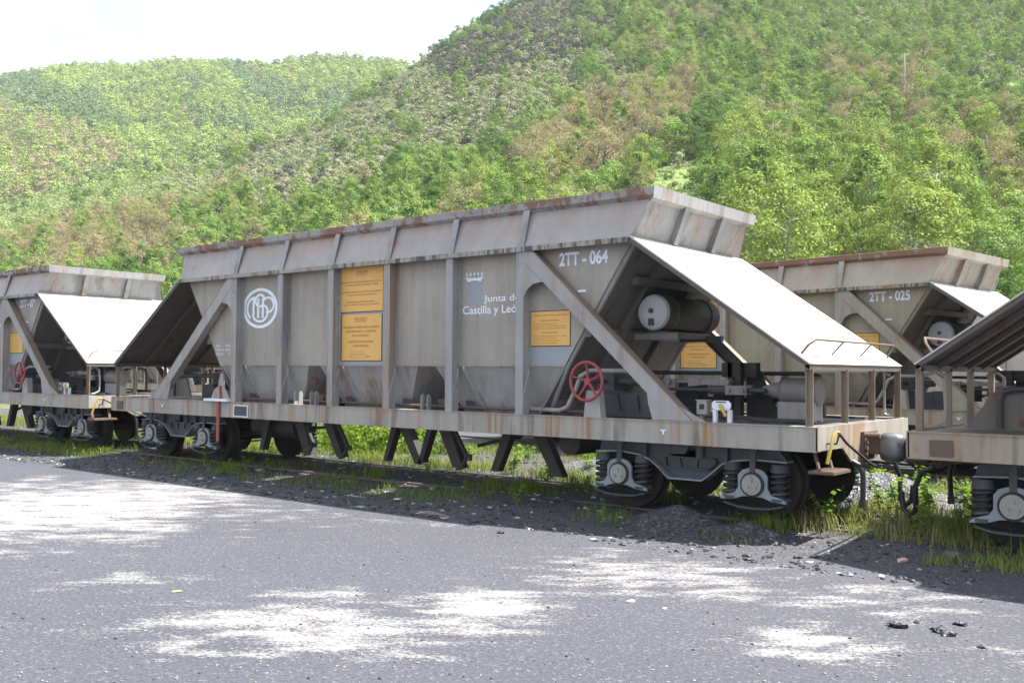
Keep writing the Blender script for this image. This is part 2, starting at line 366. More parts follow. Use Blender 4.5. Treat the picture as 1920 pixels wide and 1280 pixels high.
        # sloping end sheet
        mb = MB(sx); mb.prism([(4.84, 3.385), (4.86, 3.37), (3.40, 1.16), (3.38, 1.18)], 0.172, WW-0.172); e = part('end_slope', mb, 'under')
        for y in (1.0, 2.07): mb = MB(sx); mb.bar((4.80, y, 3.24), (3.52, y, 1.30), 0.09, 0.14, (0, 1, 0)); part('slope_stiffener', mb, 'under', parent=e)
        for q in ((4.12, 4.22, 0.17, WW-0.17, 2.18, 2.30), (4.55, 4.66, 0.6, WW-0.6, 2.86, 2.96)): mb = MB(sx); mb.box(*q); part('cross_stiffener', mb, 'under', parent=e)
        # canopy sheet over the end platform
        p0, p1 = (4.90, 3.40), (7.17, 1.84)
        mb = MB(sx); mb.prism([(p0[0], p0[1]), (p1[0], p1[1]), (p1[0]-0.012, p1[1]-0.012), (p0[0]-0.012, p0[1]-0.016)], -0.01, WW+0.01)
        c = part('canopy', mb, 'under' if False else 'canopy')
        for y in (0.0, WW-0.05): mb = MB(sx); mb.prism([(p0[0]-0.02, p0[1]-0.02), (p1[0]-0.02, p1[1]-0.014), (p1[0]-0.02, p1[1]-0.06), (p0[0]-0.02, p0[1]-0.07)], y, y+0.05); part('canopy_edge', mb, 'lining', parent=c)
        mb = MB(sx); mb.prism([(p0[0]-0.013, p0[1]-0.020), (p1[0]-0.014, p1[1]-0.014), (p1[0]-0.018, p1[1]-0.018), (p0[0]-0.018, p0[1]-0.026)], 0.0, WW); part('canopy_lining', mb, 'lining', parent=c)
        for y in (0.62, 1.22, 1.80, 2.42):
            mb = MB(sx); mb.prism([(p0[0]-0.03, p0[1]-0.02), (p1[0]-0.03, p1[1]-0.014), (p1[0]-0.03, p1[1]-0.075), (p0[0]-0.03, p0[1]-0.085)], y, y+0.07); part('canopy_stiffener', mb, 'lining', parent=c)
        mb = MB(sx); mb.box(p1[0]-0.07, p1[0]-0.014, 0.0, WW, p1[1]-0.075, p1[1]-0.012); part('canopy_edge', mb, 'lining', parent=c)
        # grab rail on canopy
        mb = MB(sx); q = Vector((7.02, 0, 1.95)); u = Vector((0.30, 0, 0.42)).normalized()*0.19
        ys = [0.10, 0.22, 2.75, 2.92]
        a = lambda y, k: tuple(q+Vector((0, y, 0))+u*k)
        mb.tube([a(0.10, 0), a(0.13, 0.6), a(0.24, 1.0), a(2.80, 1.0), a(2.92, 0.9), a(2.95, 0)], 0.014, 6)
        for y in (1.05, 2.0): mb.tube([a(y-0.06, 0), a(y+0.03, 1.0)], 0.011, 6)
        part('grab_rail', mb, 'rust', parent=c)
        for y in (0.02, 1.06, 1.98, 2.98):
            mb = MB(sx); mb.box(7.10, 7.112, y, y+0.07, ZS, 1.80); mb.box(7.112, 7.17, y+0.03, y+0.045, ZS, 1.79); part('canopy_post', mb, 'brace' if False else 'postrust')
        for y, d in ((0.12, 1), (2.72, 1)):
            mb = MB(sx); mb.tube([(7.12, y, 1.72), (7.02, y+0.10, 1.76), (6.98, y+0.24, 1.70), (6.97, y+0.26, 1.4), (6.98, y+0.24, 1.25), (7.04, y+0.1, 1.20), (7.12, y, 1.20)], 0.018, 7); part('hand_hold', mb, 'paint')
        # diagonal braces
        for sy in (1, -1):
            mb = MB(sx, sy)
            mb.prism([(3.245, 3.36), (3.42, 3.30), (5.76, 1.17), (5.50, 1.17), (3.245, 3.19)], -0.004, 0.012)
            dirv = Vector((5.63-3.33, 0, 1.17-3.30))
            mb.bar((3.25, 0.07, 3.19), (5.50, 0.07, 1.175), 0.12, 0.012, (dirv.z*-1, 0, dirv.x))
            b = part('brace', mb, 'brace')
            mb = MB(sx, sy); mb.bar((3.40, 0.065, 3.312), (5.75, 0.065, 1.178), 0.14, 0.014, (dirv.z*-1, 0, dirv.x)); part('brace_flange', mb, 'postrust', parent=b)
            mb = MB(sx, sy); mb.prism([(3.245, 3.185), (3.56, 2.90), (3.50, 2.90), (3.40, 2.88), (3.31, 2.82), (3.25, 2.72)], -0.002, 0.012); part('top_gusset', mb, 'paint', parent=b)
            mb = MB(sx, sy); mb.prism([(5.22, 1.17), (5.50, 1.172), (5.14, 1.50), (5.16, 1.36)][::1], 0.0, 0.012); mb.prism([(5.62, 1.17), (5.93, 1.17), (5.58, 1.34)], 0.0, 0.011); part('foot_gusset', mb, 'brace', parent=b)
        # brake-gear platform items on each end
    # air tank under the right canopy
    def capsule(mb, x, z, r, y0, y1):
        pts = [(x, y0-0.05, z), (x, y0-0.03, z), (x, y0+0.03, z), (x, y1-0.03, z), (x, y1+0.03, z), (x, y1+0.05, z)]
        mb.tube(pts, r, 28, radii=[r*0.55, r*0.82, r, r, r*0.82, r*0.5])
    mb = MB(); capsule(mb, 4.73, 2.51, 0.232, 0.85, 2.28); tk = part('air_tank', mb, 'tank')
    mb = MB(); mb.tube([(4.73, 0.785, 2.51), (4.73, 0.80, 2.51), (4.73, 0.82, 2.51), (4.73, 0.862, 2.51)], 0.2, 28, radii=[0.10, 0.17, 0.215, 0.236]); part('tank_end', mb, 'tankcap', parent=tk)
    mb = MB(); mb.cyl((4.73, 0.76, 2.53), (4.73, 0.80, 2.53), 0.032, 10); mb.box(4.69, 4.77, 0.775, 0.80, 2.34, 2.43); part('tank_fitting', mb, 'dark', parent=tk)
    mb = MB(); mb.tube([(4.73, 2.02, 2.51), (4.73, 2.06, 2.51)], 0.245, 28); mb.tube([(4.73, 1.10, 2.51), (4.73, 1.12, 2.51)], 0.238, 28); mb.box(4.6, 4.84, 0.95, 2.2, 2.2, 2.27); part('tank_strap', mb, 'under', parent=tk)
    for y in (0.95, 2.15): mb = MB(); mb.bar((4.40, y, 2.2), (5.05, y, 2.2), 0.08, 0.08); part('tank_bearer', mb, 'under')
    # handwheel and gearbox: near side right end, far side left end
    for sx, sy in ((1, 1), (-1, -1)):
        cx, cy, cz, r = 4.325, -0.09, 1.615, 0.238
        mb = MB(sx, sy)
        mb.tube([(cx+r*math.cos(t), cy, cz+r*math.sin(t)) for t in [2*math.pi*i/32 for i in range(32)]], 0.021, 8, closed=True)
        for k in range(5):
            t = 2*math.pi*k/5+math.pi/2+0.05
            mb.tube([(cx+0.03*math.cos(t), cy+0.035, cz+0.03*math.sin(t)), (cx+0.13*math.cos(t), cy+0.03, cz+0.13*math.sin(t)), (cx+r*math.cos(t), cy, cz+r*math.sin(t))], 0.015, 6, radii=[0.022, 0.016, 0.013])
        mb.cyl((cx, cy+0.01, cz), (cx, cy+0.075, cz), 0.045, 12); part('handwheel', mb, 'red')
        mb = MB(sx, sy); mb.cyl((cx, cy+0.06, cz), (cx, 0.42, cz), 0.028, 8); mb.box(cx-0.13, cx+0.13, 0.34, 0.60, 1.50, 1.72); mb.cyl((cx+0.1, 0.46, cz), (cx+0.45, 0.46, cz), 0.055, 10); part('brake_gearbox', mb, 'dark')
        mb = MB(sx, sy); mb.prism([(4.21, ZS), (4.47, ZS), (4.43, 1.50), (4.25, 1.50)], 0.02, 0.14); part('wheel_stand', mb, 'white' if False else 'band')
        mb = MB(sx, sy); mb.box(4.2, 4.98, 0.48, 0.50, ZS, 1.47); mb.bar((4.42, 0.47, 1.44), (4.47, 0.47, 1.25), 0.02, 0.05, (0, 1, 0)); mb.bar((4.72, 0.47, 1.44), (4.75, 0.47, 1.25), 0.02, 0.05, (0, 1, 0)); part('gear_plate', mb, 'bogie')
        mb = MB(sx, sy); mb.tube([(3.2, 0.22, 1.23), (3.72, 0.18, 1.23), (3.86, 0.16, 1.28), (4.0, 0.14, 1.5), (4.08, 0.14, 1.68), (4.22, 0.16, 1.75), (4.9, 0.3, 1.75)], 0.03, 8); part('brake_pipe', mb, 'paint')
    # brake rods, slack adjuster, levers and brake cylinder on the right platform
    mb = MB(); mb.cyl((4.66, 0.8, 1.62), (5.35, 0.8, 1.62), 0.022, 8); mb.box(4.95, 5.1, 0.75, 0.85, 1.54, 1.66); mb.cyl((5.02, 0.70, 1.62), (5.02, 0.9, 1.62), 0.035, 8); part('brake_rod', mb, 'cylinder')
    mb = MB(); mb.box(5.35, 5.84, 0.765, 0.785, 1.585, 1.655); mb.box(5.35, 5.84, 0.825, 0.845, 1.585, 1.655); mb.cyl((5.82, 0.74, 1.62), (5.82, 0.87, 1.62), 0.03, 8); mb.prism([(5.28, 1.56), (5.45, 1.58), (5.45, 1.66), (5.28, 1.68)], 0.76, 0.85); part('clevis', mb, 'cylinder')
    mb = MB(); mb.tube([(4.95, 0.8, 1.525), (5.55, 0.8, 1.525), (5.56, 0.8, 1.525), (5.80, 0.8, 1.525), (5.81, 0.8, 1.525), (6.3, 0.8, 1.525)], 0.03, 10, radii=[0.026, 0.026, 0.055, 0.055, 0.028, 0.028]); part('slack_adjuster', mb, 'dark')
    mb = MB(); mb.box(5.80, 6.08, 0.73, 0.75, 1.47, 1.58); mb.box(5.80, 6.08, 0.85, 0.87, 1.47, 1.58)
    for x in (5.85, 6.03): mb.cyl((x, 0.70, 1.525), (x, 0.9, 1.525), 0.026, 8)
    part('brake_link', mb, 'cylinder')
    mb = MB(); mb.box(5.84, 5.92, 0.9, 1.0, ZS, 1.86); mb.box(5.70, 5.76, 1.0, 1.1, 1.2, 1.86); mb.box(5.62, 6.08, 1.0, 1.12, 1.68, 1.86); mb.prism([(5.9, ZS), (6.35, ZS), (6.05, 1.8), (5.9, 1.8)], 1.12, 1.16); part('lever_bracket', mb, 'grime')
    mb = MB(); mb.box(4.95, 5.25, 1.05, 1.35, 1.3, 1.64); mb.box(5.35, 5.6, 1.3, 1.5, ZS, 1.5); mb.cyl((5.2, 1.2, 1.4), (6.4, 1.2, 1.4), 0.03, 8); part('relay_valve', mb, 'grime')
    mb = MB(); mb.tube([(3.9, 1.62, 1.73), (6.5, 1.62, 1.73), (6.62, 1.62, 1.70), (6.67, 1.62, 1.60), (6.68, 1.62, 1.2)], 0.028, 8); part('long_pipe', mb, 'dark')
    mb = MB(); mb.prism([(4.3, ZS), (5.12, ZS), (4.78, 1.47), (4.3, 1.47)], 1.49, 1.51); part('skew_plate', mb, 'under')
    mb = MB(); mb.tube([(6.22, 0.9, 1.53), (6.30, 0.9, 1.53), (6.44, 0.9, 1.53), (6.46, 0.9, 1.53), (6.48, 0.9, 1.53), (6.50, 0.9, 1.53), (6.86, 0.9, 1.53), (6.90, 0.9, 1.53), (6.92, 0.9, 1.53), (6.95, 0.9, 1.53)], 0.15, 20, radii=[0.05, 0.07, 0.11, 0.12, 0.175, 0.152, 0.152, 0.17, 0.17, 0.10]); bc = part('brake_cylinder', mb, 'cylinder')
    mb = MB(); mb.box(6.45, 6.9, 0.78, 1.02, ZS, 1.40); part('cylinder_stand', mb, 'paint', parent=bc)
    mb = MB(); mb.cyl((5.95, 0.9, 1.53), (6.24, 0.9, 1.53), 0.03, 10); mb.box(6.02, 6.1, 0.86, 0.94, 1.47, 1.59); part('piston_rod', mb, 'dark', parent=bc)
    mb = MB(); mb.box(5.755, 5.885, 0.10, 0.20, 1.25, 1.41); mb.box(5.77, 5.82, 0.13, 0.17, ZS, 1.25); mb.box(5.74, 5.90, 0.09, 0.21, 1.41, 1.42); v = part('valve_box', mb, 'paint')
    mb = MB(); mb.box(5.79, 5.85, 0.094, 0.10, 1.31, 1.37); part('valve_window', mb, 'grime', parent=v)
    mb = MB(); mb.prism([(5.95, 1.335), (5.98, 1.305), (6.155, 1.305), (6.185, 1.335), (6.185, 1.385), (6.155, 1.415), (5.98, 1.415), (5.95, 1.385)], 0.10, 0.112); mb.box(5.955, 6.0, 0.112, 0.16, ZS, 1.31); mb.box(6.135, 6.18, 0.112, 0.16, ZS, 1.31); g = part('changeover_plate', mb, 'white')
    mb = MB(); mb.tube([(6.06, 0.09, 1.36), (6.08, 0.07, 1.34), (6.15, 0.05, 1.24)], 0.018, 7, radii=[0.026, 0.022, 0.018]); part('changeover_lever', mb, 'yellow', parent=g)
    mb = MB(); mb.box(6.0, 6.13, 0.096, 0.10, 1.392, 1.405); part('changeover_print', mb, 'grime', parent=g)
    for k, (ya, za) in enumerate(((0.35, 1.19), (0.5, 1.2), (1.9, 1.19))):
        mb = MB(); mb.tube([(5.4, ya, za), (5.9, ya+0.05, za+0.03), (6.5, ya+0.02, za), (7.05, ya+0.1, za)], 0.016, 6); part('deck_pipe', mb, 'dark')
    # left platform: lever stand with red lever, trapezoid plate, pipe run
    mb = MB(); mb.prism([(-3.90, ZS+0.04), (-3.34, ZS+0.04), (-3.50, 1.40), (-3.56, 1.66), (-3.63, 1.66), (-3.70, 1.42), (-3.80, 1.38)], 0.05, 0.075); mb.prism([(-3.86, ZS+0.04), (-3.40, ZS+0.04), (-3.52, 1.36), (-3.76, 1.36)], 0.20, 0.22); ls = part('lever_stand', mb, 'paint')
    mb = MB(); mb.box(-3.95, -3.26, -0.07, 0.10, ZS+0.002, ZS+0.045); part('stand_shelf', mb, 'white', parent=ls)
    mb = MB(); mb.box(-3.60, -3.53, -0.035, -0.016, 0.46, 1.165); mb.tube([(-3.58, 0.03, 1.17), (-3.6, 0.03, 1.35), (-3.6, 0.03, 1.44)], 0.02, 6); part('release_lever', mb, 'redlever', parent=ls)
    for sx in (-1,):
        mb = MB(); mb.prism([(-6.95, ZS), (-6.10, ZS), (-6.32, 1.62), (-6.62, 1.62)], 1.06, 1.09); part('trapezoid_plate', mb, 'under')
        mb = MB(); mb.tube([(-6.6, 1.0, ZS), (-6.6, 1.0, 1.48), (-6.56, 1.0, 1.56), (-6.45, 1.0, 1.59), (-5.2, 1.0, 1.59)], 0.032, 8); part('bent_pipe', mb, 'dark')
        for q in (((-6.3, 1.45, 1.60), (-4.6, 1.45, 1.60)), ((-6.2, 2.1, 1.72), (-4.4, 2.1, 1.72))): mb = MB(); mb.tube(q, 0.035, 8); part('brake_rod', mb, 'dark')
        mb = MB(); mb.box(-5.1, -4.5, 0.9, 1.5, 1.42, 1.66); mb.box(-4.55, -4.2, 0.3, 0.7, ZS, 1.45); mb.cyl((-4.4, 0.4, 1.3), (-4.0, 0.4, 1.3), 0.1, 12); part('distributor_valve', mb, 'grime')
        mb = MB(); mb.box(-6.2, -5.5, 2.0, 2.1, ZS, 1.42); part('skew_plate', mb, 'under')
    # discharge doors under the sills
    for sy in (1,):
        for xt, xb, w in ((0.28, 0.06, 0.12), (0.44, 0.80, 0.20), (1.04, 0.82, 0.12), (1.30, 1.60, 0.24), (2.56, 2.30, 0.17), (3.06, 3.42, 0.22), (-1.37, -1.00, 0.20), (-2.10, -1.82, 0.24), (-2.9, -3.1, 0.14)):
            mb = MB(1, sy); mb.prism([(xt-w/2, 0.92), (xt+w/2, 0.92), (xb+w/2-0.02, 0.31), (xb-w/2+0.02, 0.31)], 0.55, 0.68); part('door_plate', mb, 'grime')
        for xb in (-1.75, -0.88, 1.72):
            mb = MB(1, sy); mb.tube([(xb-0.14, 0.56, 0.30), (xb-0.04, 0.56, 0.32), (xb+0.02, 0.56, 0.42), (xb+0.07, 0.56, 0.52), (xb+0.12, 0.56, 0.50), (xb+0.12, 0.56, 0.43)], 0.03, 7); part('door_hook', mb, 'grime')
            mb = MB(1, sy); mb.bar((xb-0.25, 0.6, 0.88), (xb+0.02, 0.6, 0.48), 0.05, 0.05); part('door_link', mb, 'grime')
    mb = MB(); mb.cyl((3.72, 0.4, 0.80), (3.72, 1.0, 0.80), 0.17, 18); part('small_reservoir', mb, 'grime')
    for q in (((1.7, 0.9, 0.62), (2.6, 0.9, 0.84)), ((-3.4, 1.0, 0.6), (-1.8, 1.0, 0.75))): mb = MB(); mb.bar(*q, 0.05, 0.05); part('pull_rod', mb, 'grime')
    mb = MB(); mb.cyl((-3.6, 0.9, 0.72), (-2.4, 0.9, 0.72), 0.21, 18); part('auxiliary_tank', mb, 'grime')
    # bogies
    for sx in (1, -1):
        bx = 5.443*sx
        mb = MB(); mb.box(bx-0.22, bx+0.22, 0.45, WW-0.45, 0.60, 0.80); mb.cyl((bx, WW/2, 0.76), (bx, WW/2, 0.86), 0.25, 16); bo = part('bogie', mb, 'grime')
        for ax in (-0.9, 0.9):
            mb = MB(); mb.cyl((bx+ax, 0.42, 0.46), (bx+ax, WW-0.42, 0.46), 0.075, 12)
            part('axle', mb, 'wheel', parent=bo)
            for sy in (1, -1):
                mb = MB(1, sy)
                yc = WW/2-0.834
                mb.tube([(bx+ax, yc-0.075, 0.46), (bx+ax, yc-0.074, 0.46), (bx+ax, yc-0.06, 0.46), (bx+ax, yc+0.06, 0.46), (bx+ax, yc+0.062, 0.46), (bx+ax, yc+0.09, 0.46), (bx+ax, yc+0.091, 0.46)], 0.45, 36, radii=[0.2, 0.40, 0.45, 0.455, 0.485, 0.485, 0.2])
                part('wheel', mb, 'wheel', parent=bo)
        for sy in (1, -1):
            # side frame
            def fx(pts): return [(bx+a, b) for a, b in pts]
            low = [(-1.27, 0.73), (-0.9, 0.75), (-0.62, 0.72), (-0.48, 0.67), (-0.34, 0.57), (-0.22, 0.46), (0.24, 0.46), (0.36, 0.55), (0.50, 0.67), (0.64, 0.72), (0.9, 0.75), (1.30, 0.74)]
            mb = MB(1, sy); mb.prism(fx(low+[(1.20, 0.88), (-1.24, 0.88)]), 0.45, 0.47); sf_ = mb
            mb.prism(fx([(-1.24, 0.88), (1.20, 0.88), (1.20, 0.86), (-1.24, 0.86)]), 0.36, 0.55); mb.prism(fx([(1.20, 0.87), (1.30, 0.75), (1.28, 0.73), (1.18, 0.86)]), 0.36, 0.55)
            for a in (-0.55, 0.55): mb.prism(fx([(a-0.012, 0.70), (a+0.012, 0.70), (a+0.012, 0.87), (a-0.012, 0.87)]), 0.38, 0.46)
            part('side_frame', mb, 'bogie', parent=bo)
            mb = MB(1, sy); mb.prism(fx(low+[(a, b-0.018) for a, b in low[::-1]]), 0.355, 0.55); part('frame_lip', mb, 'saddle', parent=bo)
            wn = [(-0.28, 0.71), (0.38, 0.71), (0.41, 0.67), (0.30, 0.585), (-0.26, 0.585)]
            mb = MB(1, sy); mb.prism(fx(wn), 0.425, 0.446); p_ = wn
            for i in range(5):
                a, b = wn[i], wn[(i+1) % 5]; mb.bar((bx+a[0], 0.415, a[1]), (bx+b[0], 0.415, b[1]), 0.018, 0.06, (0, 1, 0))
            mb.bar((bx-0.06, 0.42, 0.585), (bx-0.09, 0.42, 0.71), 0.015, 0.04, (0, 1, 0)); mb.bar((bx+0.12, 0.42, 0.585), (bx+0.14, 0.42, 0.71), 0.06, 0.04, (0, 1, 0))
            part('bolster_window', mb, 'dark', parent=bo)
            mb = MB(1, sy); mb.prism(fx([(-0.26, 0.86), (0.06, 0.86), (0.0, 0.75), (-0.18, 0.75)]), 0.38, 0.43); mb.cyl((bx+0.18, 0.44, 0.72), (bx+0.18, 0.44, 0.86), 0.06, 10); part('side_bearer', mb, 'bogie', parent=bo)
            for ax in (-0.9, 0.9):
                cx = bx+ax
                left = [(-0.40, 0.285), (-0.36, 0.315), (-0.22, 0.36), (-0.18, 0.42), (-0.18, 0.56), (-0.13, 0.62), (-0.05, 0.645)]
                pts = left+[(-a, b) for a, b in left[::-1]]+[(0.40, 0.27), (0.24, 0.28), (0.12, 0.32), (0.0, 0.325), (-0.12, 0.32), (-0.24, 0.28), (-0.40, 0.27)]
                mb = MB(1, sy); mb.prism([(cx+a, b) for a, b in pts], 0.33, 0.36); sd_ = part('axle_box', mb, 'saddle', parent=bo)
                mb = MB(1, sy); mb.prism([(cx+a, b) for a, b in arc(0, 0.46, 0.145, 0, 360, 20)[:-1]], 0.315, 0.332); part('axle_box_ring', mb, 'grime', parent=bo)
                mb = MB(1, sy); mb.prism([(cx+a, b) for a, b in arc(0, 0.46, 0.118, 0, 360, 22)[:-1]], 0.295, 0.318)
                mb.prism([(cx+a, b) for a, b in arc(0, 0.46, 0.085, 0, 360, 18)[:-1]], 0.287, 0.297)
                for k in range(3):
                    t = R(90+120*k); mb.cyl((cx+0.05*math.cos(t), 0.27, 0.46+0.05*math.sin(t)), (cx+0.05*math.cos(t), 0.29, 0.46+0.05*math.sin(t)), 0.022, 8)
                part('axle_cover', mb, 'cover', parent=bo)
                mb = MB(1, sy); mb.box(cx-0.035, cx+0.035, 0.325, 0.35, 0.60, 0.85); mb.box(cx-0.07, cx+0.07, 0.31, 0.36, 0.835, 0.86); part('hanger_strap', mb, 'cover' if False else 'bogie', parent=bo)
                for s_ in (-1, 1):
                    mb = MB(1, sy); x = cx+s_*0.29
                    n = 60; turns = 4.5
                    mb.tube([(x+0.092*math.cos(2*math.pi*turns*i/n), 0.43+0.092*math.sin(2*math.pi*turns*i/n), 0.315+0.31*i/n) for i in range(n+1)], 0.026, 7); part('coil_spring', mb, 'spring', parent=bo)
                    mb = MB(1, sy); mb.cyl((x, 0.43, 0.61), (x, 0.43, 0.70), 0.115, 14, 0.09); mb.cyl((x, 0.43, 0.285), (x, 0.43, 0.315), 0.12, 14); mb.cyl((x, 0.43, 0.3), (x, 0.43, 0.62), 0.06, 8); part('spring_seat', mb, 'bogie', parent=bo)
                mb = MB(1, sy); ar = [(-0.36, 0.245), (-0.2, 0.205), (0, 0.195), (0.2, 0.205), (0.36, 0.245)]
                mb.prism([(cx+a, b) for a, b in ar+[(a, b-0.018) for a, b in ar[::-1]]], 0.33, 0.54); part('keeper_plate', mb, 'bogie', parent=bo)
                mb = MB(1, sy); mb.box(cx-0.15, cx+0.15, 0.36, 0.5, 0.34, 0.62); part('axle_box_body', mb, 'grime', parent=bo)
    # couplers, steps, uncoupling lever, hoses at each end
    for sx in (1, -1):
        sy = 1 if sx == 1 else -1
        mb = MB(sx, sy); mb.box(HL+0.012, HL+0.05, 1.30, 1.77, 0.74, 1.06); mb.box(HL+0.05, HL+0.26, 1.40, 1.67, 0.80, 1.0); cp = part('coupler', mb, 'rust')
        mb = MB(sx, sy)
        rs = [(HL+0.17, 0.10, 0.11, 0.90), (HL+0.20, 0.15, 0.155, 0.89), (HL+0.24, 0.165, 0.17, 0.885), (HL+0.38, 0.16, 0.17, 0.88), (HL+0.43, 0.14, 0.15, 0.88), (HL+0.46, 0.10, 0.12, 0.88)]
        vs = []; sq = [(math.copysign(abs(math.cos(t_))**0.5, math.cos(t_)), math.copysign(abs(math.sin(t_))**0.5, math.sin(t_))) for t_ in [2*math.pi*(k_+0.5)/16 for k_ in range(16)]]
        for xx, hy, hz_, zc_ in rs: vs += [(xx, 1.535+hy*a_, zc_+hz_*b_) for a_, b_ in sq]
        mb.add(vs, [list(range(15, -1, -1)), [80+k_ for k_ in range(16)]]+[(i_*16+k_, i_*16+(k_+1) % 16, (i_+1)*16+(k_+1) % 16, (i_+1)*16+k_) for i_ in range(5) for k_ in range(16)])
        part('coupler_head', mb, 'coupler' if sx == 1 else 'rust', parent=cp)
        mb = MB(sx, sy); mb.cyl((HL+0.06, 1.32, 1.02), (HL+0.22, 1.34, 1.02), 0.03, 8)
        for z in (0.80, 0.87, 0.94): mb.cyl((HL+0.05, 1.33, z), (HL+0.085, 1.33, z), 0.028, 8)
        part('coupler_bolt', mb, 'rust', parent=cp)
        mb = MB(sx, sy); mb.box(HL-0.12, HL+0.16, 0.05, 0.55, 0.66, 0.69); mb.bar((HL-0.02, 0.12, 0.69), (HL-0.08, 0.12, 0.91), 0.05, 0.02, (1, 0, 0)); mb.bar((HL-0.02, 0.48, 0.69), (HL-0.08, 0.48, 0.91), 0.05, 0.02, (1, 0, 0))
        for i in range(12): mb.box(HL-0.11+i*0.022, HL-0.10+i*0.022, 0.055, 0.545, 0.69, 0.698)
        part('step', mb, 'rust')
        mb = MB(sx, sy); mb.tube([(HL+0.10, 0.02, 0.78), (HL+0.12, 0.06, 0.92), (HL+0.135, 0.10, 1.06), (HL+0.15, 0.15, 1.115), (HL+0.15, 0.22, 1.10)], 0.019, 7); ul = part('uncoupling_handle', mb, 'yellow')
        mb = MB(sx, sy); mb.tube([(HL+0.15, 0.22, 1.10), (HL+0.14, 0.5, 0.97), (HL+0.16, 1.15, 0.72), (HL+0.2, 1.3, 0.66)], 0.016, 7); mb.tube([(HL+0.012, 0.24, 0.98), (HL+0.12, 0.24, 0.98), (HL+0.15, 0.24, 1.09)], 0.012, 6); part('uncoupling_rod', mb, 'dark', parent=ul)
        mb = MB(sx, sy); mb.tube([(HL+0.02, 1.0, 0.74), (HL+0.10, 1.0, 0.70), (HL+0.14, 1.0, 0.6), (HL+0.13, 1.02, 0.28)], 0.03, 7); mb.box(HL+0.10, HL+0.16, 0.97, 1.05, 0.22, 0.30); part('hose', mb, 'rubber')
        mb = MB(sx, sy); mb.tube([(HL+0.05, 2.0, 0.72), (HL+0.18, 2.0, 0.66), (HL+0.24, 2.0, 0.5), (HL+0.25, 1.96, 0.24), (HL+0.32, 1.92, 0.16), (HL+0.40, 1.9, 0.24), (HL+0.42, 1.9, 0.42)], 0.03, 8); part('hose', mb, 'rubber')
    # painted notices and lettering, both sides alike
    for sy in (1,):
        mb = MB(); mb.box(-0.585, 0.40, 0.150, 0.158, 2.645, 3.335); s1 = part('notice_board', mb, 'sign')
        mb = MB(); mb.box(-0.525, 0.375, 0.150, 0.158, 1.885, 2.60); s2 = part('notice_board', mb, 'sign')
        mb = MB(); mb.box(-0.60, 0.585, 0.1585, 0.1595, 1.815, 2.64); part('notice_backing', mb, 'bluepatch', parent=s2)
        mb = MB()
        for a, b, c, d in ((-0.6, 0.415, 2.632, 2.644), (-0.597, -0.586, 2.645, 3.335), (-0.54, -0.526, 1.875, 2.60), (0.376, 0.388, 1.875, 2.60), (-0.53, 0.38, 1.872, 1.884)): mb.box(a, b, 0.149, 0.157, c, d)
        part('notice_frame', mb, 'dark', parent=s2)
        y = 0.1485
        part('notice_title', text_mesh('ATENCION', -0.20, 0.05, 3.235, 3.275, y), 'ink', parent=s1)
        mb = MB(); mb.box(-0.20, 0.05, y, 0.150, 3.212, 3.219); part('title_underline', mb, 'ink', parent=s1)
        for body, x0, x1, z in (('NINGUNA PERSONA DEBE PERMANECER A MENOS DE 2 m', -0.55, 0.37, 3.105), ('DEL VAGON DURANTE LA APERTURA Y CIERRE', -0.46, 0.28, 3.06), ('PROHIBIDO MANIPULAR EN LAS COMPUERTAS ABIERTAS', -0.54, 0.38, 2.95), ('O CERCA EL VASTAGO EN MOVIMIENTO', -0.40, 0.26, 2.905), ('EL MANDO SOLAMENTE PUEDE ACCIONARSE', -0.43, 0.22, 2.795), ('CON LAS COMPUERTAS CERRADAS Y BLOQUEADAS', -0.49, 0.31, 2.75)):
            part('notice_line', text_mesh(body, x0, x1, z-0.012, z+0.012, y), 'ink', parent=s1)
        part('notice_title', text_mesh('PELIGRO', -0.23, 0.05, 2.505, 2.555, y), 'ink', parent=s2)
        mb = MB(); mb.box(-0.23, 0.05, y, 0.150, 2.485, 2.492); part('title_underline', mb, 'ink', parent=s2)
        for body, x0, x1, z in (('PROHIBIDO MANIPULAR EL CILINDRO', -0.49, 0.33, 2.40), ('HIDRONEUMATICO A PERSONAL', -0.43, 0.27, 2.335), ('NO AUTORIZADO', -0.28, 0.10, 2.27), ('SOLAMENTE RECARGABLE', -0.36, 0.20, 2.175), ('CON NITROGENO', -0.27, 0.10, 2.11)):
            part('notice_line', text_mesh(body, x0, x1, z-0.018, z+0.018, y), 'ink', parent=s2)
        mb = MB()
        for a, b, c, d in ((-0.30, -0.02, 1.985, 2.025), (-0.33, 0.06, 1.925, 1.965)):
            for q in ((a, b, c, c+0.004), (a, b, d-0.004, d), (a, a+0.005, c, d), (b-0.005, b, c, d)): mb.box(q[0], q[1], y, 0.150, q[2], q[3])
        mb.box(0.06, 0.13, y, 0.150, 1.94, 1.95); part('notice_drawing', mb, 'ink', parent=s2)
        mb = MB(); mb.box(3.262, 3.895, 0.150, 0.158, 2.075, 2.525); s3 = part('notice_board', mb, 'sign')
        mb = MB(); mb.box(3.25, 3.905, 0.1585, 0.1595, 2.063, 2.537); part('notice_frame', mb, 'grime', parent=s3)
        mb = MB(); mb.prism([(3.245, 1.815), (3.82, 1.815), (3.97, 2.055), (3.245, 2.055)], 0.1570, 0.1595); part('repaint_patch', mb, 'bluepatch', parent=s3)
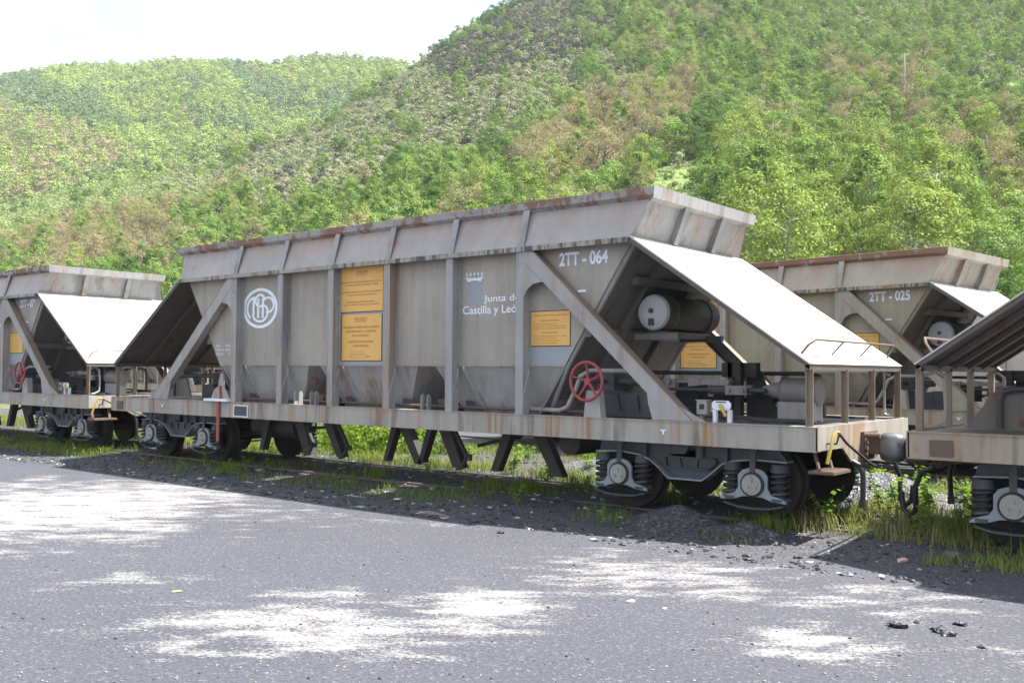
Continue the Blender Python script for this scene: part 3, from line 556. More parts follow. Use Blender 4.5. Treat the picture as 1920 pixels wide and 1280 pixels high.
        for body, x0, x1, z in (('INSTRUCCIONES PARA LA DESCARGA', 3.31, 3.85, 2.475), ('APERTURA DE COMPUERTAS', 3.43, 3.72, 2.405), ('1 Accionar la valvula de mando general', 3.30, 3.68, 2.36), ('2 Colocar la palanca en posicion de apertura y esperar', 3.30, 3.84, 2.33), ('3 Comprobar que las compuertas estan abiertas del todo', 3.30, 3.84, 2.30), ('CIERRE DE COMPUERTAS', 3.44, 3.71, 2.245), ('1 Colocar la palanca en posicion de cierre y esperar', 3.30, 3.85, 2.20), ('2 Comprobar el cierre de las compuertas', 3.30, 3.69, 2.17), ('3 Dejar la palanca en su posicion neutra', 3.30, 3.76, 2.14), ('4 Cerrar la valvula de mando general', 3.30, 3.70, 2.105)):
            part('notice_line', text_mesh(body, x0, x1, z-0.009, z+0.009, y), 'ink', parent=s3)
        # round monogram
        yb = 0.1565
        def ell(cx, cz, rx, rz, w, a0=0, a1=360, n=40):
            mb = MB(); o_ = []; i_ = []
            for k in range(n+1):
                t = R(a0+(a1-a0)*k/n); o_.append((cx+rx*math.cos(t), cz+rz*math.sin(t))); i_.append((cx+(rx-w)*math.cos(t), cz+(rz-w*rz/rx)*math.sin(t)))
            for k in range(n): mb.prism([o_[k], o_[k+1], i_[k+1], i_[k]], yb, 0.1595)
            return mb
        cx, cz = -2.655, 2.785
        em = part('emblem_ring', ell(cx, cz, 0.485, 0.345, 0.07), 'letter')
        cnt = [0]
        def stroke(mb, pts, w=0.05):
            for a, b in zip(pts[:-1], pts[1:]):
                d = Vector((b[0]-a[0], 0, b[1]-a[1])); L_ = d.length
                if L_ < 1e-6: continue
                cnt[0] += 1; yk = yb-0.0002*(cnt[0] % 17); nx, nz = -d.z/L_, d.x/L_; ww = w*(0.72+0.28*abs(nx)); h = ww/2
                mb.prism([(a[0]+nx*h, a[1]+nz*h), (b[0]+nx*h, b[1]+nz*h), (b[0]-nx*h, b[1]-nz*h), (a[0]-nx*h, a[1]-nz*h)], yk, 0.1595)
        def el(cx_, cz_, rx, rz, a0, a1, n=14): return [(cx_+rx*math.cos(R(a0+(a1-a0)*i/n)), cz_+rz*math.sin(R(a0+(a1-a0)*i/n))) for i in range(n+1)]
        mb = MB()
        stroke(mb, el(cx-0.16, cz+0.0, 0.20, 0.185, 78, 240)); stroke(mb, [(cx-0.13, cz+0.185), (cx-0.18, cz+0.17), (cx-0.18, cz-0.12), (cx-0.20, cz-0.15)])
        part('emblem_mark', mb, 'letter', parent=em)
        mb = MB(); stroke(mb, el(cx, cz+0.13, 0.13, 0.10, 0, 180)); stroke(mb, el(cx, cz+0.13, 0.13, 0.10, 180, 290)+el(cx+0.06, cz-0.06, 0.15, 0.11, 90, -10)); stroke(mb, el(cx, cz-0.08, 0.21, 0.15, 0, -150)); part('emblem_mark', mb, 'letter', parent=em)
        mb = MB(); stroke(mb, [(cx-0.05, cz+0.17), (cx-0.05, cz-0.17)]); stroke(mb, [(cx+0.08, cz+0.17), (cx+0.08, cz-0.17)]); stroke(mb, el(cx+0.22, cz+0.05, 0.16, 0.125, 130, -110)); part('emblem_mark', mb, 'letter', parent=em)
        # regional lettering with crown
        l1 = part('operator_lettering', text_mesh('Junta de', 2.42, 3.06, 2.665, 2.785, yb, 'LEFT', 0.012), 'letter')
        part('operator_lettering', text_mesh('Castilla y León', 2.03, 3.09, 2.495, 2.645, yb, 'LEFT', 0.012), 'letter')
        mb = MB(); mb.box(2.09, 2.385, 0.158, 0.1597, 2.67, 3.02); part('pale_patch', mb, 'bluepatch')
        mb = MB()
        stroke(mb, el(2.24, 2.93, 0.20, 0.085, 130, 50, 8), 0.032)
        for k in range(4): stroke(mb, el(2.12+0.08*k, 3.055, 0.04, 0.034, 200, 340, 6), 0.016)
        for k in range(5): x = 2.10+0.07*k; mb.prism([(x-0.014, 3.085), (x, 3.065), (x+0.014, 3.085), (x, 3.125)], yb, 0.1595)
        stroke(mb, [(2.10, 3.06), (2.13, 3.015)], 0.016); stroke(mb, [(2.38, 3.06), (2.35, 3.015)], 0.016)
        part('crown_mark', mb, 'letter')
        mb = MB(); mb.box(4.02, 4.14, 0.150, 0.159, 2.755, 2.785); part('small_plate', mb, 'letter')
        for i, (tx, nb) in enumerate((('TARA', '23.400'), ('CARGA MAX', '40.600'), ('CAPACIDAD', '41'))):
            z = 2.13-0.075*i
            part('data_lettering', text_mesh(tx, -3.94, -3.94+(0.13, 0.26, 0.24)[i], z, z+0.045, yb, 'LEFT'), 'letter')
            part('data_lettering', text_mesh(nb, -3.50-(0.16, 0.16, 0.05)[i], -3.50, z, z+0.045, yb, 'LEFT'), 'letter')
wagon_spec()
def number_mesh(txt): return text_mesh(txt, 3.715, 4.475, 3.105, 3.285, 0.1565, 'LEFT', 0.03)
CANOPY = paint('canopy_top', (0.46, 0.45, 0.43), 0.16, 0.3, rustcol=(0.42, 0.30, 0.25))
POSTR = paint('post_rusty', (0.20, 0.155, 0.115), 0.45, 0.5, rustcol=(0.15, 0.07, 0.045))
def make_wagon(label, loc, rz, pal, number, z=0.0, skip=()):
    e = empty('hopper_wagon', (loc[0], loc[1], z), rz)
    tag(e, label, 'wagon', 'coal hopper wagons standing in the yard')
    mats = dict(COMMON); mats.update(pal); mats['canopy'] = CANOPY; mats['postrust'] = POSTR
    objs = []
    for name, me, mk, par, lb in SPEC:
        if name in skip: objs.append(None); continue
        o = link(name, me, mats[mk], objs[par] if par is not None else e)
        if par is None: o.location = (0, -WW/2, 0)
        objs.append(o)
    if number:
        o = link('number_lettering', number_mesh(number), COMMON['letter'], e); o.location = (0, -WW/2, 0)
    return e
PITCH = 2*HL+0.929
make_wagon('grey coal hopper wagon numbered 2TT - 064 with a round white monogram', (0, WW/2), 0, PAL_MAIN, '2TT - 064')
make_wagon('grey coal hopper wagon numbered 2TT - 079', (-PITCH, WW/2), 0, PAL_MAIN, '2TT - 079')
make_wagon('brownish hopper wagon coupled beyond the yellow uncoupling handle of wagon 064', (PITCH, WW/2), 0, PAL_RIGHT, None)
BQ = (1.411, 8.225, -0.051, -0.13036)
def back(lx, ly=WW/2):
    c, s = math.cos(BQ[3]), math.sin(BQ[3]); return (BQ[0]+c*lx-s*ly, BQ[1]+s*lx+c*ly)
make_wagon('beige hopper wagon numbered 2TT - 025 on the track behind', back(0), BQ[3], PAL_WARM, '2TT - 025', BQ[2], ('handwheel',))
make_wagon('hopper wagon on the rear track glimpsed under the canopy of wagon 064', back(-29.9), BQ[3], PAL_WARM, None, BQ[2])
#@@PART2
# ------------------------------------------------------------------ ground of the yard
def grid_axis(lo, hi, step, far, grow=1.35):
    a = list(np.arange(lo, hi+1e-6, step)); s = step
    x = hi
    up = []
    while x < far: s *= grow; x += s; up.append(x)
    s = step; x = lo; dn = []
    while x > -far: s *= grow; x -= s; dn.append(x)
    return np.array(dn[::-1]+a+up)
def vnoise(x, y, seed, scale):
    g = np.random.default_rng(seed).random((64, 64)); x = x*scale; y = y*scale
    xi = np.floor(x).astype(int); yi = np.floor(y).astype(int); fx = x-xi; fy = y-yi
    fx = fx*fx*(3-2*fx); fy = fy*fy*(3-2*fy)
    a = g[xi % 64, yi % 64]; b = g[(xi+1) % 64, yi % 64]; c = g[xi % 64, (yi+1) % 64]; d = g[(xi+1) % 64, (yi+1) % 64]
    return (a*(1-fx)+b*fx)*(1-fy)+(c*(1-fx)+d*fx)*fy
def fbm(x, y, seed, scale, oct=4):
    s = 0; a = 0.5; t = 0
    for k in range(oct): s = s+a*vnoise(x+17.3*k, y-9.1*k, seed+k, scale*2**k); t += a; a *= 0.5
    return s/t
def ground_z(x, y):
    x = np.asarray(x, float); y = np.asarray(y, float)
    z = -0.10+0.05*(fbm(x, y, 3, 0.35, 3)-0.5)*np.clip((y+3)/3, 0.3, 1)
    z = z+0.112*np.exp(-((y-1.55)/1.5)**2)
    return z-0.12*np.clip((y-16)/10, 0, 4)
PALE = []
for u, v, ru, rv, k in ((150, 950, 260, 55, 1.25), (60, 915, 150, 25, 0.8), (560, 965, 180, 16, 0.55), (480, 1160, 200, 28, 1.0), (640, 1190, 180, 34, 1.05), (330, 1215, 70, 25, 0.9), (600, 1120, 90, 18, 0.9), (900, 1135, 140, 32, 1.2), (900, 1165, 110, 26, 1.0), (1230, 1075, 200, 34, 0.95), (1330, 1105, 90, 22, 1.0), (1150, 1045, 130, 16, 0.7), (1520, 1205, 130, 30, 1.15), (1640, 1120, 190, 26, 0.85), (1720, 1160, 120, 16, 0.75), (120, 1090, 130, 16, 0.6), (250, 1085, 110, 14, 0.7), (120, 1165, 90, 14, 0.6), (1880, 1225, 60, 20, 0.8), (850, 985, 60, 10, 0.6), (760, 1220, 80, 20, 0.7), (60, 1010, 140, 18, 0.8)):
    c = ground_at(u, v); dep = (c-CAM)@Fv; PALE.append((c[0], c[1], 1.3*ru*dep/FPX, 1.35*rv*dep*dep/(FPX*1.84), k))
xs = grid_axis(-34, 22, 0.22, 1500); ys = grid_axis(-9.5, 17, 0.22, 1500)
GX, GY = np.meshgrid(xs, ys)
GZ = ground_z(GX, GY)
pale = np.zeros_like(GX)
for cx_, cy_, ra, rb, k in PALE:
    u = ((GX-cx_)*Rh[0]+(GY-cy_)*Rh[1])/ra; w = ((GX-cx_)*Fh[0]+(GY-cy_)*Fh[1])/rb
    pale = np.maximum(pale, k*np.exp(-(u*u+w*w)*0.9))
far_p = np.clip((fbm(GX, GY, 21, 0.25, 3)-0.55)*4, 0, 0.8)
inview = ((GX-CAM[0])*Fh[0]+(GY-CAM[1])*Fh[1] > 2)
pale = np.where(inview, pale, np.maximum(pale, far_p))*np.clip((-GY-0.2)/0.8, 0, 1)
coal = np.clip((GY+1.2+0.9*(fbm(GX, GY, 31, 0.5, 3)-0.5))/0.9, 0, 1)
ny, nx = GX.shape
me = bpy.data.meshes.new('yard_ground')
idx = np.arange(nx*ny).reshape(ny, nx)
F = np.stack([idx[:-1, :-1], idx[:-1, 1:], idx[1:, 1:], idx[1:, :-1]], -1).reshape(-1, 4)
def mesh_from(me, V, F, smooth=False):
    nv = len(V); nf = len(F); k = F.shape[1]
    me.vertices.add(nv); me.vertices.foreach_set('co', np.asarray(V, np.float32).ravel())
    me.loops.add(nf*k); me.loops.foreach_set('vertex_index', F.astype(np.int32).ravel())
    me.polygons.add(nf); me.polygons.foreach_set('loop_start', np.arange(0, nf*k, k, dtype=np.int32))
    me.update(calc_edges=True)
    if smooth: me.shade_smooth()
    return me
def fattr(me, name, vals, dom='POINT'):
    a = me.attributes.new(name, 'FLOAT', dom); a.data.foreach_set('value', np.asarray(vals, np.float32).ravel())
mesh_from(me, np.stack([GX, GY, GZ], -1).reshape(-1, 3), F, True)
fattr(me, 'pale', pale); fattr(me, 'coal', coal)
def ground_mat():
    mt, t, b = newmat('coal_dust_asphalt')
    pos = N(t, 'ShaderNodeNewGeometry').outputs['Position']
    pa = N(t, 'ShaderNodeAttribute', attribute_name='pale').outputs['Fac']; co = N(t, 'ShaderNodeAttribute', attribute_name='coal').outputs['Fac']
    rotn = N(t, 'ShaderNodeMapping'); rotn.inputs['Rotation'].default_value = (0, 0, -yaw); t.links.new(pos, rotn.inputs[0])
    n1 = noise(t, mapped(t, rotn.outputs[0], (1.2, 3.0, 1)), 1.3, 9, 0.72); n2 = noise(t, pos, 30, 6, 0.75); n3 = noise(t, pos, 0.5, 4)
    vo = N(t, 'ShaderNodeTexVoronoi'); vo.inputs['Scale'].default_value = 55; t.links.new(pos, vo.inputs['Vector'])
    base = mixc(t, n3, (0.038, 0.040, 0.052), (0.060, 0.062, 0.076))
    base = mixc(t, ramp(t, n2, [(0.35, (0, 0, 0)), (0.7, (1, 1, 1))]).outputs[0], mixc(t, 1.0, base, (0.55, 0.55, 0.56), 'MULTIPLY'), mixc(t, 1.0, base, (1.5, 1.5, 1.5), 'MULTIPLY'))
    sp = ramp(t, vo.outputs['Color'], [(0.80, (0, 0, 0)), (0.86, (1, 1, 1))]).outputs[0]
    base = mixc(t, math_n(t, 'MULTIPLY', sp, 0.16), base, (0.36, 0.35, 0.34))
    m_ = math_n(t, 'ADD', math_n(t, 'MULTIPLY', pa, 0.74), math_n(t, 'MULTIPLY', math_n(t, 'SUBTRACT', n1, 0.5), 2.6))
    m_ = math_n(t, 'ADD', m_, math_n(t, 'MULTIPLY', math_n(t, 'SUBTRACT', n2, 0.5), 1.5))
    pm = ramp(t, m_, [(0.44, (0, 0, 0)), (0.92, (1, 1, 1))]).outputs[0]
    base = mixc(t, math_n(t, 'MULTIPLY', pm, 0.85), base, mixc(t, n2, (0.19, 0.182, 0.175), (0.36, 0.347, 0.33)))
    cc = ramp(t, vo.outputs['Color'], [(0.2, (0.018, 0.018, 0.021)), (0.7, (0.06, 0.06, 0.066)), (0.95, (0.13, 0.13, 0.14))]).outputs[0]  # paler random cells put the glitter of coal into the colour
    base = mixc(t, co, base, cc)
    t.links.new(base, b.inputs['Base Color']); b.inputs['Roughness'].default_value = 0.85
    bp = N(t, 'ShaderNodeBump'); bp.inputs['Strength'].default_value = 0.7; bp.inputs['Distance'].default_value = 0.012
    t.links.new(math_n(t, 'ADD', n2, math_n(t, 'MULTIPLY', vo.outputs['Distance'], 0.6)), bp.inputs['Height']); t.links.new(bp.outputs[0], b.inputs['Normal'])
    return mt
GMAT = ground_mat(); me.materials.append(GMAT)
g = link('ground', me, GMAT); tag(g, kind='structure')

# ------------------------------------------------------------------ rails
RAILM = paint('rail_steel', (0.10, 0.08, 0.07), 0.5, 0.3)
def rail(p0, p1):
    mb = MB(); a = Vector((*p0, 0)); b = Vector((*p1, 0))
    for w, z0, z1 in ((0.07, -0.04, 0.0), (0.018, -0.125, -0.04), (0.13, -0.15, -0.125)): mb.bar(a+Vector((0, 0, (z0+z1)/2)), b+Vector((0, 0, (z0+z1)/2)), w, z1-z0)
    o = link('rail', mb.mesh('rail', False), RAILM); tag(o, kind='structure'); return o
for dy in (-0.834, 0.834):
    rail((-70, WW/2+dy), (45, WW/2+dy))
    rail(back(-70, WW/2+dy), back(40, WW/2+dy)).location.z = BQ[2]

# ------------------------------------------------------------------ hillsides
H0 = 640+FPX*math.tan(pit)
NX = np.array([-1500, -400, 0, 400, 600, 770, 975, 1300, 1920, 3400]); ND = np.array([240, 250, 260, 280, 270, 305, 345, 400, 480, 520]); NY = np.array([470, 430, 392, 300, 225, 132, 0, -130, -290, -520])
FX = np.array([-1500, -500, 0, 100, 300, 500, 600, 700, 770, 1200, 3400]); FD = np.array([820, 800, 790, 780, 760, 740, 740, 730, 720, 700, 700]); FY = np.array([260, 190, 152, 134, 120, 126, 113, 118, 128, 190, 400])
def uw(x, y):
    rx = np.asarray(x)-CAM[0]; ry = np.asarray(y)-CAM[1]
    return rx*Rh[0]+ry*Rh[1], rx*Fh[0]+ry*Fh[1]
def hill_uw(px, w):
    px = np.asarray(px, float); w = np.asarray(w, float)
    dr = np.interp(px, NX, ND); zr = CAM[2]+dr*(H0-np.interp(px, NX, NY))/FPX
    t = (w-36)/(dr-36)
    zn = np.where(t <= 1, zr*np.clip(t, 0, 1)**1.3, zr-(w-dr)*0.32)
    dr2 = np.interp(px, FX, FD); zr2 = CAM[2]+dr2*(H0-np.interp(px, FX, FY))/FPX
    t2 = (w-300)/(dr2-300)
    zf = np.where(t2 <= 1, 18+(zr2-18)*np.clip(t2, 0, 1)**1.05, zr2-(w-dr2)*0.2)
    zf = zf-np.clip(1-t2*4, 0, 1)*40
    z = np.maximum(zn, zf)
    u = (px-960)/FPX*w
    amp = np.clip((w-60)/150, 0, 1)
    far = np.clip((w-380)/200, 0, 1)
    z = z+amp*(fbm(u, w, 55, 0.02, 3)-0.5)*7+far*(np.abs(fbm(u*1.0+w*0.35, w*0.25, 77, 0.012, 2)-0.5)-0.12)*55*np.clip((1.0-t2)*3, 0, 1)
    return z-0.9*np.clip((60-w)/25, 0, 1)
pxs = np.arange(-1400, 3320, 18.0); ws = np.concatenate([np.geomspace(30, 520, 110), np.linspace(526, 1000, 70)])
PXg, Wg = np.meshgrid(pxs, ws)
HZ = hill_uw(PXg, Wg)
Ug = (PXg-960)/FPX*Wg
HV = np.stack([CAM[0]+Ug*Rh[0]+Wg*Fh[0], CAM[1]+Ug*Rh[1]+Wg*Fh[1], HZ], -1).reshape(-1, 3)
ny, nx = PXg.shape; idx = np.arange(nx*ny).reshape(ny, nx)
F = np.stack([idx[:-1, :-1], idx[:-1, 1:], idx[1:, 1:], idx[1:, :-1]], -1).reshape(-1, 4)
def inpoly(px, py, poly):
    px = np.asarray(px); py = np.asarray(py); r = np.zeros(px.shape, bool); j = len(poly)-1
    for i in range(len(poly)):
        xi, yi = poly[i]; xj, yj = poly[j]
        r ^= ((yi > py) != (yj > py)) & (px < (xj-xi)*(py-yi)/(yj-yi+1e-9)+xi); j = i
    return r
HEATH = [(430, 320), (560, 222), (700, 140), (800, 95), (1000, 70), (1130, 90), (1230, 150), (1130, 215), (1010, 250), (900, 300), (760, 300), (700, 370), (560, 410), (480, 400)]
DARKH = [(780, 120), (840, 60), (950, -20), (1100, -20), (1180, 60), (1080, 110), (960, 120), (860, 165)]
FIELD = [(-300, 480), (-300, 385), (0, 362), (200, 318), (410, 272), (450, 340), (330, 385), (180, 410), (0, 465)]
TAN = [(1000, 280), (1120, 190), (1300, 185), (1320, 240), (1230, 300), (1180, 345), (1060, 385), (940, 385)]
TAN2 = [(1560, 170), (1700, 160), (1780, 260), (1920, 260), (2100, 300), (2100, 420), (1700, 400), (1650, 330), (1560, 270)]
TAN3 = [(-200, 500), (60, 415), (220, 400), (340, 385), (360, 470), (250, 520), (0, 540)]
TANF = [(-300, 170), (0, 195), (110, 225), (270, 300), (150, 350), (0, 390), (-300, 400)]
MEAD = [(1190, 520), (1205, 335), (1262, 304), (1322, 298), (1330, 350), (1310, 520)]
MEAD2 = [(1760, 190), (1800, 150), (2200, 90), (2200, 230), (1900, 235), (1800, 240)]
def proj_np(V):
    d = V-CAM; z = np.maximum(d@Fv, 0.1); return 960+FPX*(d@R2)/z, 640-FPX*(d@U2)/z
vx, vy = proj_np(HV)
near = HV[:, :2]@Fh-CAM[:2]@Fh < np.interp(vx, NX, ND)+5
gc = np.tile(np.array([0.075, 0.088, 0.032]), (len(HV), 1))
nz = fbm(HV[:, 0], HV[:, 1], 91, 0.06, 4)[:, None]
def setz(mask, c): gc[mask] = c
setz(near & inpoly(vx, vy, HEATH), (0.135, 0.125, 0.085)); setz(near & inpoly(vx, vy, DARKH), (0.085, 0.078, 0.065)); setz(near & inpoly(vx, vy, FIELD), (0.12, 0.15, 0.06))
for p in (TAN, TAN2, TAN3): setz(near & inpoly(vx, vy, p), (0.125, 0.115, 0.06))
setz(~near & inpoly(vx, vy, TANF), (0.14, 0.115, 0.08))
setz(near & (inpoly(vx, vy, MEAD) | inpoly(vx, vy, MEAD2)), (0.12, 0.18, 0.04))
gc *= 0.7+0.6*nz
me = mesh_from(bpy.data.meshes.new('hillside'), HV, F, True)
ca = me.attributes.new('gcol', 'FLOAT_COLOR', 'POINT'); ca.data.foreach_set('color', np.concatenate([gc, np.ones((len(gc), 1))], 1).astype(np.float32).ravel())
mt, t, b = newmat('hill_soil')
at = N(t, 'ShaderNodeAttribute', attribute_name='gcol'); pos = N(t, 'ShaderNodeNewGeometry').outputs['Position']
t.links.new(mixc(t, 1.0, at.outputs['Color'], ramp(t, noise(t, pos, 0.8, 6, 0.7), [(0.3, (0.55, 0.55, 0.55)), (0.7, (1.35, 1.35, 1.3))]).outputs[0], 'MULTIPLY'), b.inputs['Base Color']); b.inputs['Roughness'].default_value = 0.95
me.materials.append(mt); o = link('hillside', me, mt); tag(o, kind='structure')

# ------------------------------------------------------------------ foliage meshes
def leaf_mesh(name, C, Nn, size, mat, aspect=0.62, trng=rng):
    n = len(C); Nn = Nn/np.maximum(np.linalg.norm(Nn, axis=1, keepdims=True), 1e-6)
    r = trng.normal(size=(n, 3)); a = np.cross(Nn, r); a /= np.maximum(np.linalg.norm(a, axis=1, keepdims=True), 1e-6); b_ = np.cross(Nn, a)
    s = (size*(0.65+0.7*trng.random(n)))[:, None]
    P = np.stack([C-a*s*0.5, C-b_*s*0.5*aspect, C+a*s*0.5, C+b_*s*0.5*aspect], 1)
    me = mesh_from(bpy.data.meshes.new(name), P.reshape(-1, 3), np.arange(4*n).reshape(n, 4))
    fattr(me, 'tint', trng.random(n), 'FACE'); me.materials.append(mat); return me
def crown_pts(nc, nl, env, cr, trng):
    # env(t, ang) -> radius at height fraction t ; clumps biased to the outside
    out = []; nor = []
    z0, z1 = env['z']
    while len(out) < nc:
        t = trng.random(); rmax = env['r'](t)
        a = trng.random()*6.283; rr = rmax*math.sqrt(trng.random()*0.75+0.25)*(0.75+0.5*trng.random())
        out.append((rr*math.cos(a), rr*math.sin(a), z0+(z1-z0)*t))
    c = np.array(out); P = []; Q = []
    mid = np.array([0, 0, (z0+z1)*0.5])
    for q in c:
        k = trng.normal(size=(nl, 3)); k /= np.linalg.norm(k, axis=1, keepdims=True); k *= (trng.random((nl, 1))**0.45)*np.array([1, 1, 0.75])*cr*1.75*(0.6+0.8*trng.random())
        P.append(q+k); o_ = q-mid
        Q.append(k/cr*0.75+o_/max(np.linalg.norm(o_), .1)*0.5+trng.normal(size=(nl, 3))*0.28+np.array([0, 0, 0.2]))
    return np.concatenate(P), np.concatenate(Q)
def trunk_mesh(name, h, r, limbs, spread, z0, z1, mat, sub=2, trng=rng):
    mb = MB(); k = 6
    xs_ = trng.normal(size=(k+1, 2))*0.02*h; xs_[0] = 0
    pts = [(xs_[i, 0]*i/k*2, xs_[i, 1]*i/k*2, h*i/k) for i in range(k+1)]
    mb.tube(pts, r, 6, radii=[r*(1.2-1.05*i/k) for i in range(k+1)])
    for j in range(limbs):
        zz = z0+(z1-z0)*trng.random(); a = trng.random()*6.283; L_ = spread*(0.6+0.5*trng.random())
        i = min(int(zz/h*k), k-1); bx, by = pts[i][0], pts[i][1]
        e = (bx+L_*math.cos(a), by+L_*math.sin(a), min(zz+L_*(0.5+0.5*trng.random()), h*1.05)); mm = (bx+L_*0.45*math.cos(a+0.2), by+L_*0.45*math.sin(a+0.2), zz+L_*0.3)
        mb.tube([(bx, by, zz), mm, e], r*0.3, 4, radii=[r*0.42, r*0.28, r*0.08])
        for s_ in range(sub):
            a2 = a+(s_-0.5)*1.1+trng.random()*0.4; L2 = L_*0.5
            mb.tube([mm, (mm[0]+L2*math.cos(a2), mm[1]+L2*math.sin(a2), mm[2]+L2*0.7)], r*0.15, 3, radii=[r*0.2, r*0.05])
    me = mb.mesh(name, False); me.materials.append(mat); return me
BARK = flat('bark', (0.12, 0.10, 0.085), 0.9, 0.35, 3); BARKB = flat('birch_bark', (0.26, 0.25, 0.23), 0.85, 0.4, 3)
LM = {
    'birch': leafmat('birch_leaves', (0.123, 0.204, 0.055), (0.253, 0.351, 0.105), 0.2),
    'dark': leafmat('dark_leaves', (0.055, 0.117, 0.036), (0.145, 0.228, 0.069), 0.25),
    'tan': leafmat('tan_buds', (0.225, 0.20, 0.115), (0.36, 0.32, 0.19), 0.2),
    'lime': leafmat('lime_leaves', (0.165, 0.225, 0.062), (0.295, 0.35, 0.105), 0.22),
    'heath': leafmat('heath_leaves', (0.178, 0.205, 0.124), (0.335, 0.335, 0.216), 0.15),
    'purple': leafmat('dark_heath_leaves', (0.070, 0.076, 0.066), (0.135, 0.135, 0.105), 0.1),
    'field': leafmat('field_shrub_leaves', (0.186, 0.242, 0.106), (0.298, 0.348, 0.161), 0.25),
    'farshade': leafmat('far_shade_leaves', (0.100, 0.173, 0.073), (0.217, 0.299, 0.117), 0.15),  # darker copy of the far leaves, shade of the furrows put into the colour
    'far': leafmat('far_leaves', (0.177, 0.253, 0.069), (0.329, 0.405, 0.113), 0.2),
}
LM['round'] = LM['birch']
egg = lambda k: (lambda t: k*(math.sin(math.pi*min(1, t*0.80+0.14))**0.7)*(1.0 if t < 0.6 else 1-0.35*(t-0.6)/0.4))
dome = lambda k: (lambda t: k*math.sqrt(max(0.02, 1-(t*0.98)**2.2))*(0.75+0.25*min(1, t*4)))
KIND = {}
def proto(kind, v, nc, nl, z, rf, cr, size, mat, tr):
    g_ = np.random.default_rng(abs(hash((kind, v))) % 1000 if False else 100+len(KIND)*7+v)
    P, Q = crown_pts(nc, nl, {'z': z, 'r': rf}, cr, g_)
    c = leaf_mesh('crown_'+kind, P, Q, size, mat, trng=g_)
    tm = trunk_mesh('trunk_'+kind, *tr, trng=g_) if tr else None
    KIND.setdefault(kind, []).append((c, tm))
for v in range(3):
    proto('birch', v, 58, 70, (1.0, 8.0), egg(1.9+0.25*v), 0.36, 0.215, LM['birch'], (7.6, 0.11, 9, 1.3, 1.6, 6.0, BARKB))
    proto('dark', v, 52, 78, (0.9, 6.4), dome(2.5+0.3*v), 0.42, 0.225, LM['dark'], (5.8, 0.16, 8, 1.8, 1.2, 4.0, BARK))
    proto('round', v, 50+8*v, 74, (0.5, 6.2), dome(2.5+0.35*v), 0.45, 0.22, LM['round'], (5.6, 0.14, 9, 1.9, 1.0, 4.2, BARK))
    proto('tan', v, 62, 40, (2.2, 7.4), dome(2.8+0.2*v), 0.42, 0.17, LM['tan'], (6.9, 0.16, 16, 2.4, 1.8, 5.2, BARK, 3))
    proto('lime', v, 60, 78, (0.9, 8.2), egg(2.1+0.2*v), 0.42, 0.19, LM['lime'], (7.8, 0.12, 9, 1.5, 1.4, 6.2, BARKB))
for v in range(2):
    proto('heath', v, 16, 20, (0.1, 1.25), dome(0.95), 0.22, 0.22, LM['heath'], None)
    proto('purple', v, 16, 18, (0.1, 1.5), dome(1.0), 0.26, 0.24, LM['purple'], None)
    proto('field', v, 12, 18, (0.05, 0.9), dome(1.0), 0.2, 0.24, LM['field'], None)
    proto('far', v, 26, 12, (0.6, 6.2), dome(2.7), 0.62, 0.85, LM['far'], None)
    proto('farshade', v, 26, 12, (0.6, 6.2), dome(2.7), 0.62, 0.85, LM['farshade'], None)
    proto('fartan', v, 22, 10, (0.6, 5.4), dome(2.6), 0.62, 0.7, LM['tan'], None)

# ------------------------------------------------------------------ scatter trees over the slopes
def scatter(n, x0, x1, w0, w1, seed):
    g_ = np.random.default_rng(seed); px = x0+(x1-x0)*g_.random(n); w = np.sqrt(w0*w0+(w1*w1-w0*w0)*g_.random(n))
    return px, w, g_
SIL = np.array([(-400, 520), (0, 505), (110, 498), (300, 520), (336, 468), (1228, 346), (1412, 402), (1425, 490), (1775, 458), (1890, 488), (1920, 540), (2400, 560)], float)
TREES = {k: [] for k in KIND}     # (X, Y, Z, scale, rot, px, top y, depth)
occ = {}
def place(px, w, kind, sc, g_, spacing, Z):
    u = (px-960)/FPX*w; X = CAM[0]+u*Rh[0]+w*Fh[0]; Y = CAM[1]+u*Rh[1]+w*Fh[1]
    key = (int(X/spacing), int(Y/spacing), spacing)
    if key in occ: return
    hh = {'heath': 1.3, 'purple': 1.6, 'field': 1.0}.get(kind, 7.5)*sc
    ax, ay = project((X, Y, Z+hh))
    if ay > np.interp(ax, SIL[:, 0], SIL[:, 1])+45: return
    occ[key] = 1
    TREES[kind].append((X, Y, Z-0.15, sc, g_.random()*6.28, ax, ay, w))
px, w, g_ = scatter(46000, -330, 2250, 52, 490, 1)
dr_ = np.interp(px, NX, ND); keep = w < dr_*1.02
ZZ = hill_uw(px, w)
PY = H0-FPX*(ZZ-CAM[2])/w+(px-960)*0.0074
ZN = {id(P): inpoly(px, PY, P) for P in (MEAD, MEAD2, FIELD, DARKH, HEATH, TAN, TAN2, TAN3)}
MIX2 = fbm(px*0.02, PY*0.03, 15, 1.0, 2)
MIXN = fbm(px*0.012, PY*0.02, 5, 1.0, 2)
